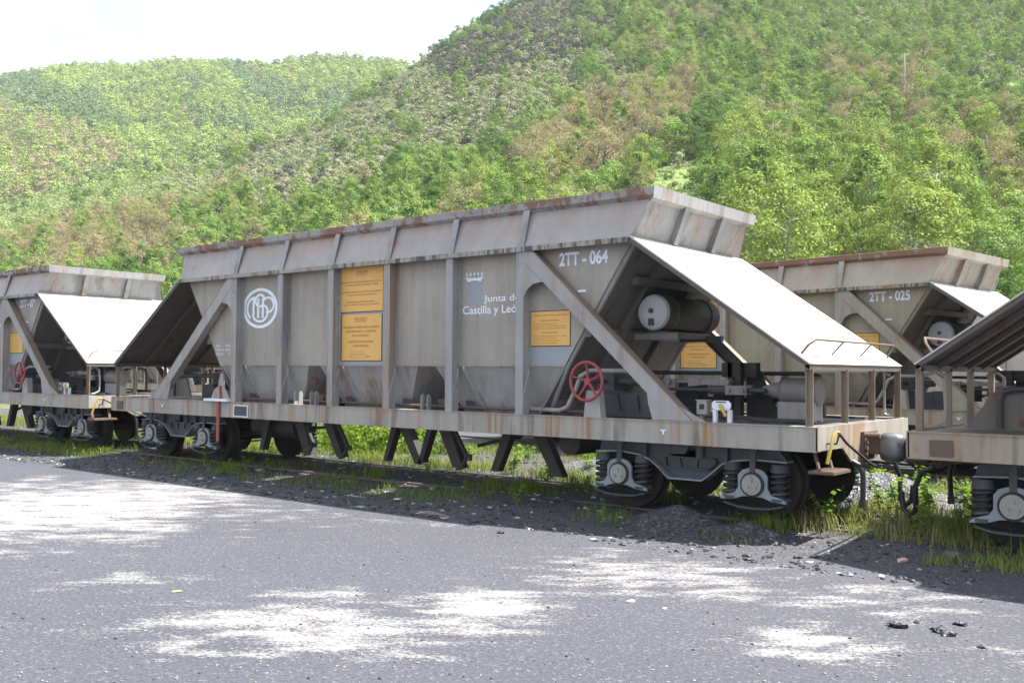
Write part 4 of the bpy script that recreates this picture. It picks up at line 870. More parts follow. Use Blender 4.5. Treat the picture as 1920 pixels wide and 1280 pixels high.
for i in np.nonzero(keep)[0]:
    x_, w_, py = px[i], w[i], PY[i]
    q = g_.random()
    ip = lambda P: ZN[id(P)][i]
    if ip(MEAD): continue
    if ip(MEAD2) and q > 0.10: continue
    if ip(FIELD) and q > 0.03: continue
    if ip(DARKH) and q > 0.10: continue
    if ip(HEATH) and q > 0.085: continue
    mixn = MIXN[i]
    if ip(TAN) or ip(TAN3): kind = 'tan' if q < 0.72 else ('birch' if q < 0.9 else 'lime')
    elif ip(TAN2): kind = 'tan' if q < 0.45 else ('birch' if q < 0.8 else ('dark' if q < 0.9 else 'lime'))
    elif py > 380 and x_ > 1380 and x_ < 1780: kind = 'lime' if q < 0.75 else 'birch'
    elif x_ > 1430 and py < 140: kind = 'birch' if q < 0.5 else ('round' if q < 0.92 else 'lime')
    else:
        q2 = q+0.9*(mixn-0.5); kind = 'dark' if q2 < 0.22 else ('round' if q2 < 0.58 else ('birch' if q2 < 0.80 else ('lime' if q2 < 0.90 else 'tan')))
    young = x_ > 1430 and py < 140
    sc = (0.62 if young else 0.95)*(0.5+0.85*g_.random()**1.3)*(0.8+0.5*MIX2[i])
    if ip(HEATH) or ip(DARKH) or ip(FIELD): sc *= 0.85; kind = 'round' if g_.random() < 0.55 else ('dark' if g_.random() < 0.6 else 'birch')
    if w_ < 74 and x_ < 1360: continue
    sc *= 0.62 if x_ < 1050 else (0.75 if py > 150 else 0.85)
    if x_ < 560 and py > 330: sc *= 0.8
    if 1380 < x_ < 1780 and py > 380: sc *= 1.2
    place(x_, w_, kind, sc, g_, 2.9 if x_ > 1050 else 2.5, ZZ[i])
# trees along the skyline of the near ridge
g_ = np.random.default_rng(44)
for x_ in np.arange(640, 1120, 5.0):
    if x_ < 800 and g_.random() < 0.82: continue
    x2 = x_+3*g_.random(); w_ = float(np.interp(x2, NX, ND))*(0.975+0.03*g_.random()); place(x2, w_, 'round' if g_.random() < 0.6 else 'dark', 0.45+0.5*g_.random(), g_, 2.0, float(hill_uw(x2, w_)))
# heath and field shrubs
px, w, g_ = scatter(60000, -330, 1500, 60, 400, 2); dr_ = np.interp(px, NX, ND); ZZ = hill_uw(px, w); py_ = H0-FPX*(ZZ-CAM[2])/w+(px-960)*0.0074
ok = w < dr_*1.02
kd = np.where(inpoly(px, py_, DARKH), 1, np.where(inpoly(px, py_, HEATH), 2, np.where(inpoly(px, py_, FIELD), 3, 0)))
for i in np.nonzero(ok & (kd > 0))[0]:
    k = ('', 'purple', 'heath', 'field')[kd[i]]
    if k == 'heath' and g_.random() < 0.12: k = 'field'
    if k == 'heath' and g_.random() < 0.12: k = 'purple'
    place(px[i], w[i], k, 0.7+0.9*g_.random(), g_, 1.25, ZZ[i])
# undergrowth between trees of the right-hand slope
px, w, g_ = scatter(14000, 300, 2250, 48, 330, 3); dr_ = np.interp(px, NX, ND); ZZ = hill_uw(px, w)
PYU = H0-FPX*(ZZ-CAM[2])/w+(px-960)*0.0074
for i in np.nonzero((w < dr_) & (~inpoly(px, PYU, MEAD) | (np.random.default_rng(9).random(len(px)) < 0.25)))[0]:
    q = g_.random(); place(px[i], w[i], 'field' if q < 0.6 else 'heath', 0.9+1.0*g_.random(), g_, 2.2, ZZ[i])
# far hill forest
px, w, g_ = scatter(30000, -260, 980, 330, 800, 4); dn = np.interp(px, NX, ND); df = np.interp(px, FX, FD); ZZ = hill_uw(px, w); py_ = H0-FPX*(ZZ-CAM[2])/w+(px-960)*0.0074
furrow = fbm((py_-0.45*px)*0.028, (px+py_)*0.006, 63, 1.0, 3)  # lines where shaded furrows are painted by the darker leaf kind
tanf = inpoly(px, py_, TANF); gap = fbm(px*0.02, py_*0.05, 61, 1.0, 3)
for i in np.nonzero((w > dn*1.08) & (w < df*1.01))[0]:
    if tanf[i]:
        if g_.random() < 0.25: continue
        k = 'fartan' if g_.random() < 0.5 else 'far'
    else:
        if gap[i] > 0.72 and g_.random() < 0.5: continue
        k = 'farshade' if furrow[i]+0.10*(g_.random()-0.5) > 0.585 or g_.random() < 0.10 else ('far' if g_.random() < 0.96 else 'fartan')
    place(px[i], w[i], k, 0.5+0.85*g_.random(), g_, 3.8, ZZ[i])

# ------------------------------------------------------------------ trees as things: the 300 that show largest
LAB = {'birch': ('birch_tree', 'fresh green birch with a narrow crown on the slope', 'green birches on the slope'),
       'dark': ('broadleaf_tree', 'deep green rounded broadleaf tree on the slope', 'deep green trees on the slope'),
       'round': ('broadleaf_tree', 'fresh green rounded broadleaf tree on the slope', 'fresh green rounded trees on the slope'),
       'tan': ('budding_oak', 'tan budding oak with bare branches on the slope', 'budding oaks on the slope'),
       'lime': ('young_poplar', 'bright yellow-green leafy poplar at the foot of the slope', 'yellow-green poplars below the slope')}
cand = []
for k in LAB:
    for tr_ in TREES[k]:
        if -40 < tr_[5] < 1960 and tr_[6] < np.interp(tr_[5], SIL[:, 0], SIL[:, 1])-8: cand.append((tr_[3]*7.5/tr_[7], k, tr_))
cand.sort(key=lambda c: -c[0]); cand = cand[:300]
chosen = set(id(c[2]) for c in cand); PROT = {}
for s_, k, (X, Y, Z, sc, rot, ax, ay, w_) in cand:
    nm, lb, gp = LAB[k]; lb = (('tall ' if sc > 1.0 else 'small ' if sc < 0.75 else '')+lb).replace(' on the slope', '').replace(' at the foot of the slope', '')+(' below the slope' if w_ < 85 else ' low on the slope' if w_ < 125 else ' halfway up the slope')+(' by the clearing' if math.hypot(ax-1250, (ay-290)) < 130 else ''); gp = gp.replace('on the slope', '').strip()+': '+' '.join(lb.split())[:60]; c, tm = KIND[k][int(rot*100) % 3]
    e = empty(nm, (X, Y, Z), rot); e.scale = (sc, sc, sc); tag(e, lb, 'tree', gp)
    o1 = bpy.data.objects.new('crown', c); COL.objects.link(o1); o1.parent = e
    o2 = bpy.data.objects.new('trunk', tm); COL.objects.link(o2); o2.parent = e
    PROT[c.name] = (o1, o2)
FOREST_NAME = {'birch': ('birch_forest', 'green birch wood covering the slope'), 'dark': ('broadleaf_forest', 'deep green wood on the slope'), 'round': ('green_forest', 'fresh green wood on the slope'), 'tan': ('budding_forest', 'tan budding oak wood on the slope'), 'lime': ('lime_forest', 'yellow-green scrubby wood on the slope'),
    'heath': ('heath_scrub', 'grey-green heath scrub on the open slope'), 'purple': ('dark_scrub', 'dark heath scrub below the ridge'), 'field': ('low_scrub', 'low green scrub on the open slope'), 'far': ('far_forest', 'green forest on the far hill'), 'farshade': ('far_dark_forest', 'green forest of the far hill with furrow shade put into its leaf colour'), 'fartan': ('far_budding_forest', 'brownish budding wood on the far hill')}
def forest(name, label, pts, crown, trunk, cmesh):
    me = bpy.data.meshes.new(name); V = np.array([p[:3] for p in pts])
    me.vertices.add(len(V)); me.vertices.foreach_set('co', V.astype(np.float32).ravel())
    fattr(me, 'scl', [p[3] for p in pts]); fattr(me, 'rot', [p[4] for p in pts]); me.update()
    o = bpy.data.objects.new(name, me); COL.objects.link(o); tag(o, label, name.split('_')[-1], kind='stuff')
    ng = bpy.data.node_groups.new(name, 'GeometryNodeTree')
    ng.interface.new_socket('Geometry', in_out='INPUT', socket_type='NodeSocketGeometry'); ng.interface.new_socket('Geometry', in_out='OUTPUT', socket_type='NodeSocketGeometry')
    gi = ng.nodes.new('NodeGroupInput'); go = ng.nodes.new('NodeGroupOutput'); jn = ng.nodes.new('GeometryNodeJoinGeometry')
    def na(n_):
        a = ng.nodes.new('GeometryNodeInputNamedAttribute'); a.data_type = 'FLOAT'; a.inputs['Name'].default_value = n_; return a.outputs['Attribute']
    cx_ = ng.nodes.new('ShaderNodeCombineXYZ'); ng.links.new(na('rot'), cx_.inputs[2]); sv = na('scl')
    for src in (crown, trunk):
        if src is None: continue
        oi = ng.nodes.new('GeometryNodeObjectInfo'); oi.transform_space = 'ORIGINAL'; oi.inputs['Object'].default_value = src
        ip = ng.nodes.new('GeometryNodeInstanceOnPoints'); ng.links.new(gi.outputs[0], ip.inputs['Points']); ng.links.new(oi.outputs['Geometry'], ip.inputs['Instance'])
        ng.links.new(cx_.outputs[0], ip.inputs['Rotation']); ng.links.new(sv, ip.inputs['Scale']); ng.links.new(ip.outputs[0], jn.inputs[0])
    ng.links.new(jn.outputs[0], go.inputs[0])
    md = o.modifiers.new('scatter', 'NODES'); md.node_group = ng
    return o
for k, lst in TREES.items():
    rest = [p for p in lst if id(p) not in chosen]
    nv = len(KIND[k])
    for v in range(nv):
        c, tm = KIND[k][v]; sub = rest[v::nv]
        if not sub: continue
        if c.name in PROT: cr_, tr_ = PROT[c.name]
        else:
            # the first plant of the stand is a real shrub standing on the slope
            X, Y, Z, sc, rot = sub[0][:5]; sub = sub[1:]
            cr_ = bpy.data.objects.new({'heath': 'heath_shrub', 'purple': 'heath_shrub', 'field': 'low_shrub'}.get(k, 'far_tree'), c); COL.objects.link(cr_); cr_.location = (X, Y, Z); cr_.scale = (sc,)*3; cr_.rotation_euler = (0, 0, rot); tr_ = None
            tag(cr_, {'heath': 'grey-green heath shrub on the open slope', 'purple': 'dark heath shrub below the ridge', 'field': 'low green shrub on the open slope', 'far': 'small green tree on the far hill', 'farshade': 'small green tree of the far hill with furrow shade put into its leaf colour', 'fartan': 'small brownish tree on the far hill'}[k], 'shrub' if k in ('heath', 'purple', 'field') else 'tree', 'shrubs and trees of the '+FOREST_NAME[k][0].replace('_', ' '))
        forest(FOREST_NAME[k][0], FOREST_NAME[k][1], sub, cr_, tr_, c)
print('TREES', {k: len(v) for k, v in TREES.items()})
# ------------------------------------------------------------------ retaining wall, pole and wires
mt, t, b = newmat('stained_concrete'); pos = N(t, 'ShaderNodeNewGeometry').outputs['Position']
c = mixc(t, noise(t, pos, 0.7, 5), (0.40, 0.36, 0.33), (0.52, 0.47, 0.43)); c = mixc(t, math_n(t, 'MULTIPLY', ramp(t, noise(t, mapped(t, pos, (3, 3, 0.25)), 1.0, 5), [(0.45, (0, 0, 0)), (0.7, (1, 1, 1))]).outputs[0], 0.5), c, (0.20, 0.18, 0.165))
t.links.new(c, b.inputs['Base Color']); b.inputs['Roughness'].default_value = 0.9
wl = empty('retaining_wall', (14.4, 15.5, 0)); tag(wl, 'pale stained concrete retaining wall behind the rear track', 'wall')
for i in range(7):
    mb = MB(); x0 = -12+i*3.4; mb.box(x0, x0+3.38, 0, 0.4, -0.8, 3.25); link('wall_panel', mb.mesh('wall_panel', False), mt, wl)
mb = MB(); mb.box(-12.05, 11.83, -0.06, 0.46, 3.254, 3.38); link('coping', mb.mesh('coping', False), mt, wl)
GALV = flat('galvanised_steel', (0.42, 0.45, 0.48), 0.5, 0.15, 2); WIREM = flat('wire', (0.30, 0.32, 0.33), 0.5, 0.1)
def on_hill(px, w, dz=0):
    u = (px-960)/FPX*w; return Vector((CAM[0]+u*Rh[0]+w*Fh[0], CAM[1]+u*Rh[1]+w*Fh[1], float(hill_uw(px, w))+dz))
pb = on_hill(1699, 150); mb = MB(); mb.cyl((0, 0, -0.3), (0, 0, 9.5), 0.16, 10, 0.10); pl = link('pole', mb.mesh('pole'), GALV, None, pb); tag(pl, 'slim grey power pole rising from the trees on the slope', 'pole'); pl.name = 'power_pole'
def wire(name, label, pa, pb_, sag, r=0.012):
    pts = []
    for i in range(25):
        t_ = i/24; p = Vector(pa).lerp(Vector(pb_), t_); p.z -= sag*4*t_*(1-t_); pts.append(p)
    mb = MB(); mb.tube(pts, r, 4); o = link(name, mb.mesh(name), WIREM); tag(o, label, 'wire', 'overhead wires on the slope')
def pt(u, v, w):
    d = ray(u, v); k = w/(d[:2]@Fh); return Vector(CAM+d*k)
for i, dv in enumerate((0, 9, 17)):
    wire('power_line', 'thin grey wire of the three running low past the poplars', pt(1690, 452+dv, 52), pt(2100, 412+dv, 46), 0.4)
for i, dv in enumerate((0, 22)):
    wire('power_line', 'thin grey wire crossing the wooded slope below the ridge', pt(1180, 178+dv*2, 140), pt(2200, 45+dv, 135), 3.0, 0.02)

# ------------------------------------------------------------------ coal heaps and lumps
def coal_mat(name, k):
    mt, t, b = newmat(name); pos = N(t, 'ShaderNodeNewGeometry').outputs['Position']
    vo = N(t, 'ShaderNodeTexVoronoi'); vo.inputs['Scale'].default_value = 32; t.links.new(pos, vo.inputs['Vector'])
    t.links.new(ramp(t, vo.outputs['Color'], [(0.2, (0.016*k, 0.016*k, 0.019*k)), (0.7, (0.05*k, 0.05*k, 0.056*k)), (0.95, (0.16*k, 0.16*k, 0.17*k))]).outputs[0], b.inputs['Base Color'])  # sparkle of coal painted as random pale cells
    b.inputs['Roughness'].default_value = 0.55
    bp = N(t, 'ShaderNodeBump'); bp.inputs['Strength'].default_value = 1.0; bp.inputs['Distance'].default_value = 0.03; t.links.new(vo.outputs['Distance'], bp.inputs['Height']); t.links.new(bp.outputs[0], b.inputs['Normal'])
    return mt
COALM = coal_mat('coal', 1.0); COALG = coal_mat('grey_coal', 2.1)
def heap(name, label, x, y, rx, ry, h, mat, seed):
    n, k = 40, 14; V = [(0, 0, 1)]; 
    for j in range(1, k+1):
        for i in range(n): V.append((j/k*math.cos(2*math.pi*i/n), j/k*math.sin(2*math.pi*i/n), 0))
    V = np.array(V); rr = np.hypot(V[:, 0], V[:, 1]); V[:, 2] = h*np.clip(1-rr**1.3, 0, 1)*(0.6+0.8*fbm(V[:, 0]*rx+x, V[:, 1]*ry+y, seed, 1.4, 3))+0.02*h**0.5*(np.random.default_rng(seed).random(len(V))-0.4)*(1-rr)-0.04*rr
    V[:, 0] *= rx; V[:, 1] *= ry
    Fs = [[0, 1+i, 1+(i+1) % n] for i in range(n)]
    for j in range(k-1):
        for i in range(n): a = 1+j*n+i; b_ = 1+j*n+(i+1) % n; Fs.append([a, a+n, b_+n, b_])
    me = bpy.data.meshes.new(name); me.from_pydata(V.tolist(), [], Fs); me.update()
    o = link(name, me, mat, None, (x, y, float(ground_z(x, y))-0.01)); o['label'] = label; o['category'] = 'heap'; return o
heap('coal_heap', 'black coal heap spilled under the bogie below the brake gear of wagon 064', 5.55, 0.05, 0.85, 0.5, 0.24, COALM, 1)
heap('coal_heap', 'low black coal heap beside the last axle of wagon 064', 6.45, -0.05, 0.8, 0.4, 0.15, COALM, 2)
heap('coal_heap', 'wide glittering coal heap between the tracks seen under wagon 064', 2.0, 5.0, 2.2, 1.3, 0.42, COALG, 4)
heap('coal_heap', 'broad coal heap seen past the discharge doors of wagon 064', 4.4, 4.6, 1.7, 1.1, 0.34, COALG, 5)
heap('coal_heap', 'coal heap behind the coupler between wagon 064 and the brownish wagon', 6.3, 4.4, 1.5, 1.0, 0.40, COALG, 6)
def stone_template(seed, n=7):
    g_ = np.random.default_rng(seed); bm = bmesh.new(); bmesh.ops.create_icosphere(bm, subdivisions=1, radius=1)
    for v in bm.verts: v.co *= 0.6+0.7*g_.random()
    me = bpy.data.meshes.new('stone'); bm.to_mesh(me); bm.free(); return me
ST = [stone_template(s) for s in range(4)]
def thing_stone(name, label, u, v, sc, mat, i):
    p = ground_at(u, v); o = link(name, ST[i % 4], mat, None, (p[0], p[1], float(ground_z(p[0], p[1]))+sc*0.25)); o.scale = (sc*1.3, sc, sc*0.6); o.rotation_euler = (0, 0, i*1.3); tag(o, label, 'stone'); return o
PINK = flat('pinkish_stone', (0.45, 0.30, 0.24), 0.8, 0.2, 20); GREYS = flat('grey_stone', (0.30, 0.30, 0.30), 0.85, 0.3, 15)
thing_stone('stone', 'pinkish stone lying on the coal dust in the shade of wagon 064', 485, 888, 0.07, PINK, 0)
thing_stone('stone', 'rusty brown stone at the edge of the brownish wagon\'s shadow', 1692, 1058, 0.05, PINK, 1)
thing_stone('flat_stone', 'flat dark stone in the brownish wagon\'s shadow', 1790, 1055, 0.10, flat('dark_stone', (0.09, 0.085, 0.085), 0.85, 0.3, 15), 2)
for i, (u, v, s_) in enumerate(((1683, 1176, 0.055), (1672, 1172, 0.04), (1766, 1186, 0.06), (1778, 1192, 0.05), (1752, 1180, 0.035), (1800, 1172, 0.04), (1720, 1168, 0.03), (1840, 1215, 0.03))):
    o = thing_stone('coal_lump', 'black coal lump in the small scatter on the open asphalt', u, v, s_, COALM, i); o['group'] = 'coal lumps on the asphalt'; o['category'] = 'coal lump'
thing_stone('coal_lump', 'small black coal lump alone beside the shadow edge of wagon 064', 938, 1000, 0.04, COALM, 3)
def scatter_stones(name, label, n, fn, s0, s1, mat, seed):
    g_ = np.random.default_rng(seed); B = []
    for s in ST:
        co = np.empty(len(s.vertices)*3); s.vertices.foreach_get('co', co); B.append(co.reshape(-1, 3))
    Fb = np.array([list(p.vertices) for p in ST[0].polygons]); V = []; Fa = []; k = 0
    xy = fn(g_, n)
    for i, (x, y) in enumerate(xy):
        s = s0+(s1-s0)*g_.random()**3; a = g_.random()*6.28; q = B[i % 4]*s*np.array([1.2, 0.9, 0.55]); ca, sa = math.cos(a), math.sin(a)
        q = np.stack([q[:, 0]*ca-q[:, 1]*sa+x, q[:, 0]*sa+q[:, 1]*ca+y, q[:, 2]], 1); V.append(q); Fa.append(Fb+k); k += len(q)
    V = np.concatenate(V); V[:, 2] += ground_z(V[:, 0], V[:, 1])+0.003
    me = mesh_from(bpy.data.meshes.new(name), V, np.concatenate(Fa)); me.materials.append(mat); o = link(name, me, mat); tag(o, label, 'gravel', kind='stuff')
def yard_pts(g_, n):
    px = 2200*g_.random(n)-140; w = 4.2+14*g_.random(n)**1.6; u = (px-960)/FPX*w; X = CAM[0]+u*Rh[0]+w*Fh[0]; Y = CAM[1]+u*Rh[1]+w*Fh[1]
    m_ = Y < 0.5; return np.stack([X[m_], Y[m_]], 1)
scatter_stones('pale_gravel', 'pale grit strewn over the asphalt', 4000, yard_pts, 0.003, 0.011, flat('pale_grit', (0.26, 0.25, 0.24), 0.85, 0.3, 30), 11)
scatter_stones('dark_gravel', 'dark coal grit strewn over the asphalt', 1500, yard_pts, 0.003, 0.014, COALM, 12)
trackp = lambda g_, n: np.stack([-16+25*g_.random(n), -1.3+8.0*g_.random(n)**1.3], 1)
scatter_stones('coal_gravel', 'coal and ballast grit along the track', 9000, trackp, 0.008, 0.05, COALM, 13)
scatter_stones('ballast_grit', 'pale ballast stones along the track', 1600, trackp, 0.008, 0.045, GREYS, 14)

# ------------------------------------------------------------------ litter
SCRAP = flat('white_scrap', (0.72, 0.72, 0.70), 0.7, 0.05); GRNS = flat('green_scrap', (0.30, 0.45, 0.16), 0.6, 0.1)
def scrap(label, u, v, w_, d_, mat, name='paper_scrap'):
    p = ground_at(u, v); g_ = np.random.default_rng(int(u)); n = 6; mb = MB()
    pts = [(w_*(0.7+0.4*g_.random())*math.cos(6.283*i/n), d_*(0.7+0.4*g_.random())*math.sin(6.283*i/n)) for i in range(n)]
    mb.prism(pts, 0.004, 0.009, 'z'); o = link(name, mb.mesh(name, False), mat, None, (p[0], p[1], float(ground_z(p[0], p[1])))); o.rotation_euler = (R(4), R(-3), yaw+0.1); tag(o, label, 'litter')
scrap('larger white paper scrap flat on the open asphalt', 1183, 1128, 0.045, 0.03, SCRAP)
scrap('smaller white paper scrap beside the larger one on the asphalt', 1246, 1142, 0.02, 0.02, SCRAP)
scrap('white paper scrap in the shade beside the weeds of wagon 064', 745, 938, 0.07, 0.05, SCRAP)
scrap('white paper scrap near the pinkish stone', 375, 898, 0.05, 0.04, SCRAP)
scrap('pale green plastic scrap at the shadow edge', 672, 951, 0.10, 0.06, GRNS, 'plastic_scrap')
scrap('pale green plastic scrap on the sunlit asphalt', 330, 1109, 0.05, 0.03, GRNS, 'plastic_scrap')
p = ground_at(830, 972); tw = empty('dry_twig', (p[0], p[1], float(ground_z(p[0], p[1])))); tag(tw, 'dry branched twig lying at the shadow edge', 'twig')
DRY = flat('dry_wood', (0.34, 0.28, 0.20), 0.9, 0.2, 30)
for i in range(6):
    a = yaw+math.pi*0.92+0.16*(i-3)+0.1*math.sin(i*3); L_ = 0.22+0.06*(i % 3); mb = MB(); mb.tube([(0.08, 0.05, 0.012), (L_*0.5*math.cos(a), L_*0.5*math.sin(a), 0.03+0.012*i), (L_*math.cos(a+0.1), L_*math.sin(a+0.1), 0.02+0.02*(i % 3))], 0.004, 4); link('branch', mb.mesh('branch'), DRY, tw)

# ------------------------------------------------------------------ grass
GRASSM = leafmat('grass_blades', (0.11, 0.17, 0.035), (0.24, 0.28, 0.075), 0.35); DRYG = leafmat('dry_grass_blades', (0.18, 0.19, 0.07), (0.32, 0.30, 0.14), 0.3)
def grass(name, label, XY, h0, h1, mat, seed):
    g_ = np.random.default_rng(seed); n = len(XY); h = h0+(h1-h0)*g_.random(n)**1.7; a = g_.random(n)*6.283; ben = 0.15+0.6*g_.random(n)
    Z = ground_z(XY[:, 0], XY[:, 1]); dx = np.cos(a); dy = np.sin(a); wv = 0.003+0.004*g_.random(n)
    def lvl(t_, k): 
        cx_ = XY[:, 0]+dx*h*ben*t_*t_; cy_ = XY[:, 1]+dy*h*ben*t_*t_; cz_ = Z+h*t_*(1-0.25*ben*t_)-0.01
        return np.stack([cx_-dy*wv*k, cy_+dx*wv*k, cz_], 1), np.stack([cx_+dy*wv*k, cy_-dx*wv*k, cz_], 1)
    L0, R0 = lvl(0, 1); L1, R1 = lvl(0.55, 0.85); L2, R2_ = lvl(1.0, 0.12)
    P = np.stack([L0, R0, R1, L1, L1, R1, R2_, L2], 1).reshape(-1, 3)
    me = mesh_from(bpy.data.meshes.new(name), P, np.arange(len(P)).reshape(-1, 4)); fattr(me, 'tint', np.repeat(g_.random(n), 2), 'FACE'); me.materials.append(mat)
    o = bpy.data.objects.new(name, me); COL.objects.link(o); tag(o, label, 'grass', kind='stuff')
def patchy(n, x0, x1, y0, y1, thr, seed, sc=1.1):
    g_ = np.random.default_rng(seed); X = x0+(x1-x0)*g_.random(n); Y = y0+(y1-y0)*g_.random(n); m_ = fbm(X, Y, seed+50, sc, 3)+0.12*g_.random(n) > thr; return np.stack([X[m_], Y[m_]], 1)
def tufts(lst, n, r, seed):
    g_ = np.random.default_rng(seed); out = []
    for u, v, k in lst:
        p = ground_at(u, v); out.append(p[:2]+g_.normal(size=(int(n*k), 2))*r)
    return np.concatenate(out)
grass('track_grass', 'grass along the near rail', patchy(16000, -18, 7.2, -0.5, 1.4, 0.70, 1), 0.04, 0.17, GRASSM, 1)
grass('track_grass', 'grass growing between the two tracks', patchy(60000, -26, 5.5, 2.6, 7.5, 0.56, 2, 0.6), 0.05, 0.26, GRASSM, 2)
grass('track_grass', 'bright grass under the couplers and the brownish wagon', np.concatenate([patchy(26000, 6.6, 13, 0.5, 6.5, 0.56, 3, 2.0), patchy(6000, 8.4, 13, -0.4, 0.6, 0.58, 4, 2.0)]), 0.03, 0.18, GRASSM, 3)
grass('dry_grass', 'pale dry grass among the green between the tracks', np.concatenate([patchy(14000, 6.6, 13, 0.4, 6.5, 0.48, 5), patchy(12000, -26, 5, 2.6, 7.5, 0.5, 6)]), 0.06, 0.32, DRYG, 5)
grass('track_grass', 'grass fringe beside wagon 079', patchy(12000, -28, -7.5, -0.3, 1.0, 0.55, 7), 0.05, 0.22, GRASSM, 7)
grass('grass_tufts', 'grass tufts on the coal dust', tufts(((1440, 1000, 1), (430, 888, .9), (990, 935, 1.2), (1235, 955, .8), (330, 858, .8), (1080, 925, .5), (920, 930, .5), (1780, 1020, 1.2), (1860, 1010, 1), (1590, 985, .5), (700, 905, .5)), 260, 0.12, 8), 0.08, 0.30, GRASSM, 8)

# ------------------------------------------------------------------ weeds and bushes
WEEDL = leafmat('weed_leaves', (0.10, 0.19, 0.03), (0.20, 0.30, 0.05), 0.4); STEMM = flat('green_stem', (0.12, 0.17, 0.05), 0.7, 0.2)
def weed_protos():
    out = []
    for v in range(4):
        g_ = np.random.default_rng(60+v); mb = MB(); C = []; Q = []
        for s in range(2+v % 3):
            a = g_.random()*6.28; L_ = 0.30+0.22*g_.random(); lean = 0.10+0.15*g_.random(); pts = [(lean*L_*t_*t_*math.cos(a)*2, lean*L_*t_*t_*math.sin(a)*2, L_*t_) for t_ in (0, 0.33, 0.66, 1)]
            mb.tube(pts, 0.004, 4, radii=[0.005, 0.004, 0.003, 0.002])
            for k in range(13):
                t_ = 0.25+0.75*k/12; b_ = g_.random()*6.28; r_ = 0.05*(1.2-0.5*t_); x = lean*L_*t_*t_*2
                C.append((x*math.cos(a)+r_*math.cos(b_), x*math.sin(a)+r_*math.sin(b_), L_*t_)); Q.append((0.5*math.cos(b_), 0.5*math.sin(b_), 1.0))
        out.append((leaf_mesh('weed_leaf', np.array(C), np.array(Q), 0.085, WEEDL, 0.55, g_), mb.mesh('weed_stem')))
    return out
WP = weed_protos()
for i, (u, v, s_, wh) in enumerate(((230, 838, 1.3, 'between wagons 079 and 064'), (505, 872, 0.7, 'in front of the left bogie of wagon 064'), (1025, 925, 1.2, 'beside the right bogie of wagon 064'), (1163, 943, 0.9, 'in front of the inner axle of wagon 064'), (1215, 950, 1.0, 'in front of the inner axle of wagon 064'), (1260, 962, 0.8, 'in front of the coal heap under wagon 064'), (1275, 965, 0.6, 'in front of the coal heap under wagon 064'), (1505, 965, 1.35, 'beside the outer axle of wagon 064'), (1480, 958, 0.8, 'beside the outer axle of wagon 064'), (1590, 985, 0.8, 'below the rusty step of wagon 064'), (1745, 985, 1.3, 'below the hanging hoses'), (1735, 950, 1.2, 'below the hanging hoses'), (1680, 930, 0.8, 'below the hanging hoses'), (1790, 960, 0.9, 'under the end of the brownish wagon'), (800, 900, 0.6, 'under the discharge doors of wagon 064'), (660, 905, 0.5, 'under the discharge doors of wagon 064'), (1100, 940, 0.7, 'beside the right bogie of wagon 064'))):
    p = ground_at(u, v); e = empty('weed', (p[0], p[1], float(ground_z(p[0], p[1]))), i*1.1); e.scale = (s_,)*3; tag(e, 'leafy green weed growing '+wh, 'weed', 'weeds along the near track')
    for nm, me in zip(('leaves', 'stem'), WP[i % 4]): o = bpy.data.objects.new(nm, me); COL.objects.link(o); o.parent = e; (me.materials or me.materials.append(STEMM))
WSP = [('in the grass between wagon 064 and the brownish wagon', 6.9, 9.4, 0.6, 4.5, 46), ('between the tracks beyond wagon 064', -9.0, 6.0, 3.0, 6.0, 60), ('along the near rail of the track', -12, 6.5, -0.5, 0.5, 26)]
g_ = np.random.default_rng(77)
for wh, xa, xb, ya, yb_, n_ in WSP:
    for i in range(n_):
        x = xa+(xb-xa)*g_.random(); y = ya+(yb_-ya)*g_.random(); e = empty('weed', (x, y, float(ground_z(x, y))), g_.random()*6.28); s_ = (0.45+0.7*g_.random())*(0.6 if ya < 0 else 1); e.scale = (s_*1.3, s_*1.3, s_); tag(e, 'small leafy weed growing '+wh, 'weed', 'weeds '+wh)
        for nm, me in zip(('leaves', 'stem'), WP[i % 4]): o = bpy.data.objects.new(nm, me); COL.objects.link(o); o.parent = e
BUSHL = leafmat('bush_leaves', (0.12, 0.20, 0.03), (0.23, 0.32, 0.055), 0.4)
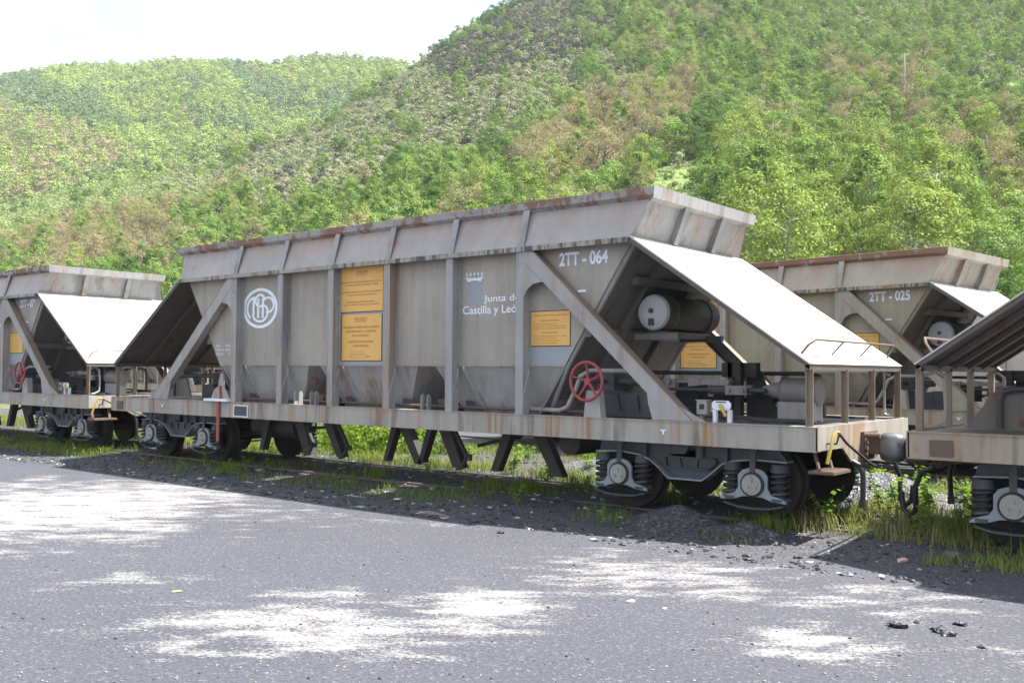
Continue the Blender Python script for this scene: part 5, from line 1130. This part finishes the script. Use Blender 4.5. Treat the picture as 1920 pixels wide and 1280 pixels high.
def bush_proto(seed, r, h, size, nc):
    g_ = np.random.default_rng(seed); P, Q = crown_pts(nc, 26, {'z': (0.03, h), 'r': dome(r)}, 0.12*r/0.6, g_)
    mb = MB()
    for k in range(7): a = k*0.9; mb.tube([(0, 0, -0.03), (r*0.3*math.cos(a), r*0.3*math.sin(a), h*0.4), (r*0.6*math.cos(a), r*0.6*math.sin(a), h*0.75)], 0.01, 4, radii=[0.014, 0.009, 0.004])
    tm = mb.mesh('bush_stem'); tm.materials.append(BARK); return leaf_mesh('bush_leaf', P, Q, size, BUSHL, 0.6, g_), tm
BP = [bush_proto(80+i, 0.6, 0.75, 0.075, 60) for i in range(3)]
def bush(name, label, x, y, z, s_, pr, rot, group):
    e = empty(name, (x, y, z), rot); e.scale = (s_,)*3; tag(e, label, 'bush', group)
    for nm, me in zip(('leaves', 'stem'), pr): o = bpy.data.objects.new(nm, me); COL.objects.link(o); o.parent = e
for i, (u, v, s_) in enumerate(((610, 842, 0.7), (690, 850, 1.0), (735, 848, 0.95), (660, 842, 0.85), (780, 848, 0.8), (825, 850, 0.7), (600, 835, 0.6), (1120, 870, 0.5), (1640, 930, 0.5))):
    p = ground_at(u, v); bush('bush', ('bright green leafy bush between the tracks seen under wagon 064', 'small leafy bush behind the inner axle of wagon 064', 'small leafy bush behind the couplers')[0 if i < 7 else i-6], p[0], p[1], float(ground_z(p[0], p[1])), s_, BP[i % 3], i*1.7, 'leafy bushes between the tracks')
BB = [bush_proto(90+i, 1.5, 2.2, 0.16, 80) for i in range(2)]
g_ = np.random.default_rng(5)
for i in range(46):
    lx = -62+82*(i+g_.random()*0.8)/46; x, y = back(lx, 6.5+4.5*g_.random())
    if x > 4: continue
    bush('bank_bush', 'yellow-green bush on the bank behind the rear track', x, y, -0.35, 0.7+0.6*g_.random(), BB[i % 2], i*1.3, 'bushes on the bank behind the rear track')

# ------------------------------------------------------------------ air
mb = MB(); mb.box(-2200, 2200, -2200, 2200, -45, 420); hz = mb.mesh('haze', False)
mh = bpy.data.materials.new('haze'); mh.use_nodes = True; t = mh.node_tree; t.nodes.clear(); o_ = N(t, 'ShaderNodeOutputMaterial'); pv = N(t, 'ShaderNodeVolumePrincipled')
pv.inputs['Color'].default_value = (0.93, 0.97, 1.0, 1); pv.inputs['Density'].default_value = 0.00018; pv.inputs['Anisotropy'].default_value = 0.2
t.links.new(pv.outputs[0], o_.inputs['Volume']); hz.materials.append(mh)
HAZE = link('haze', hz, mh); tag(HAZE, kind='stuff')
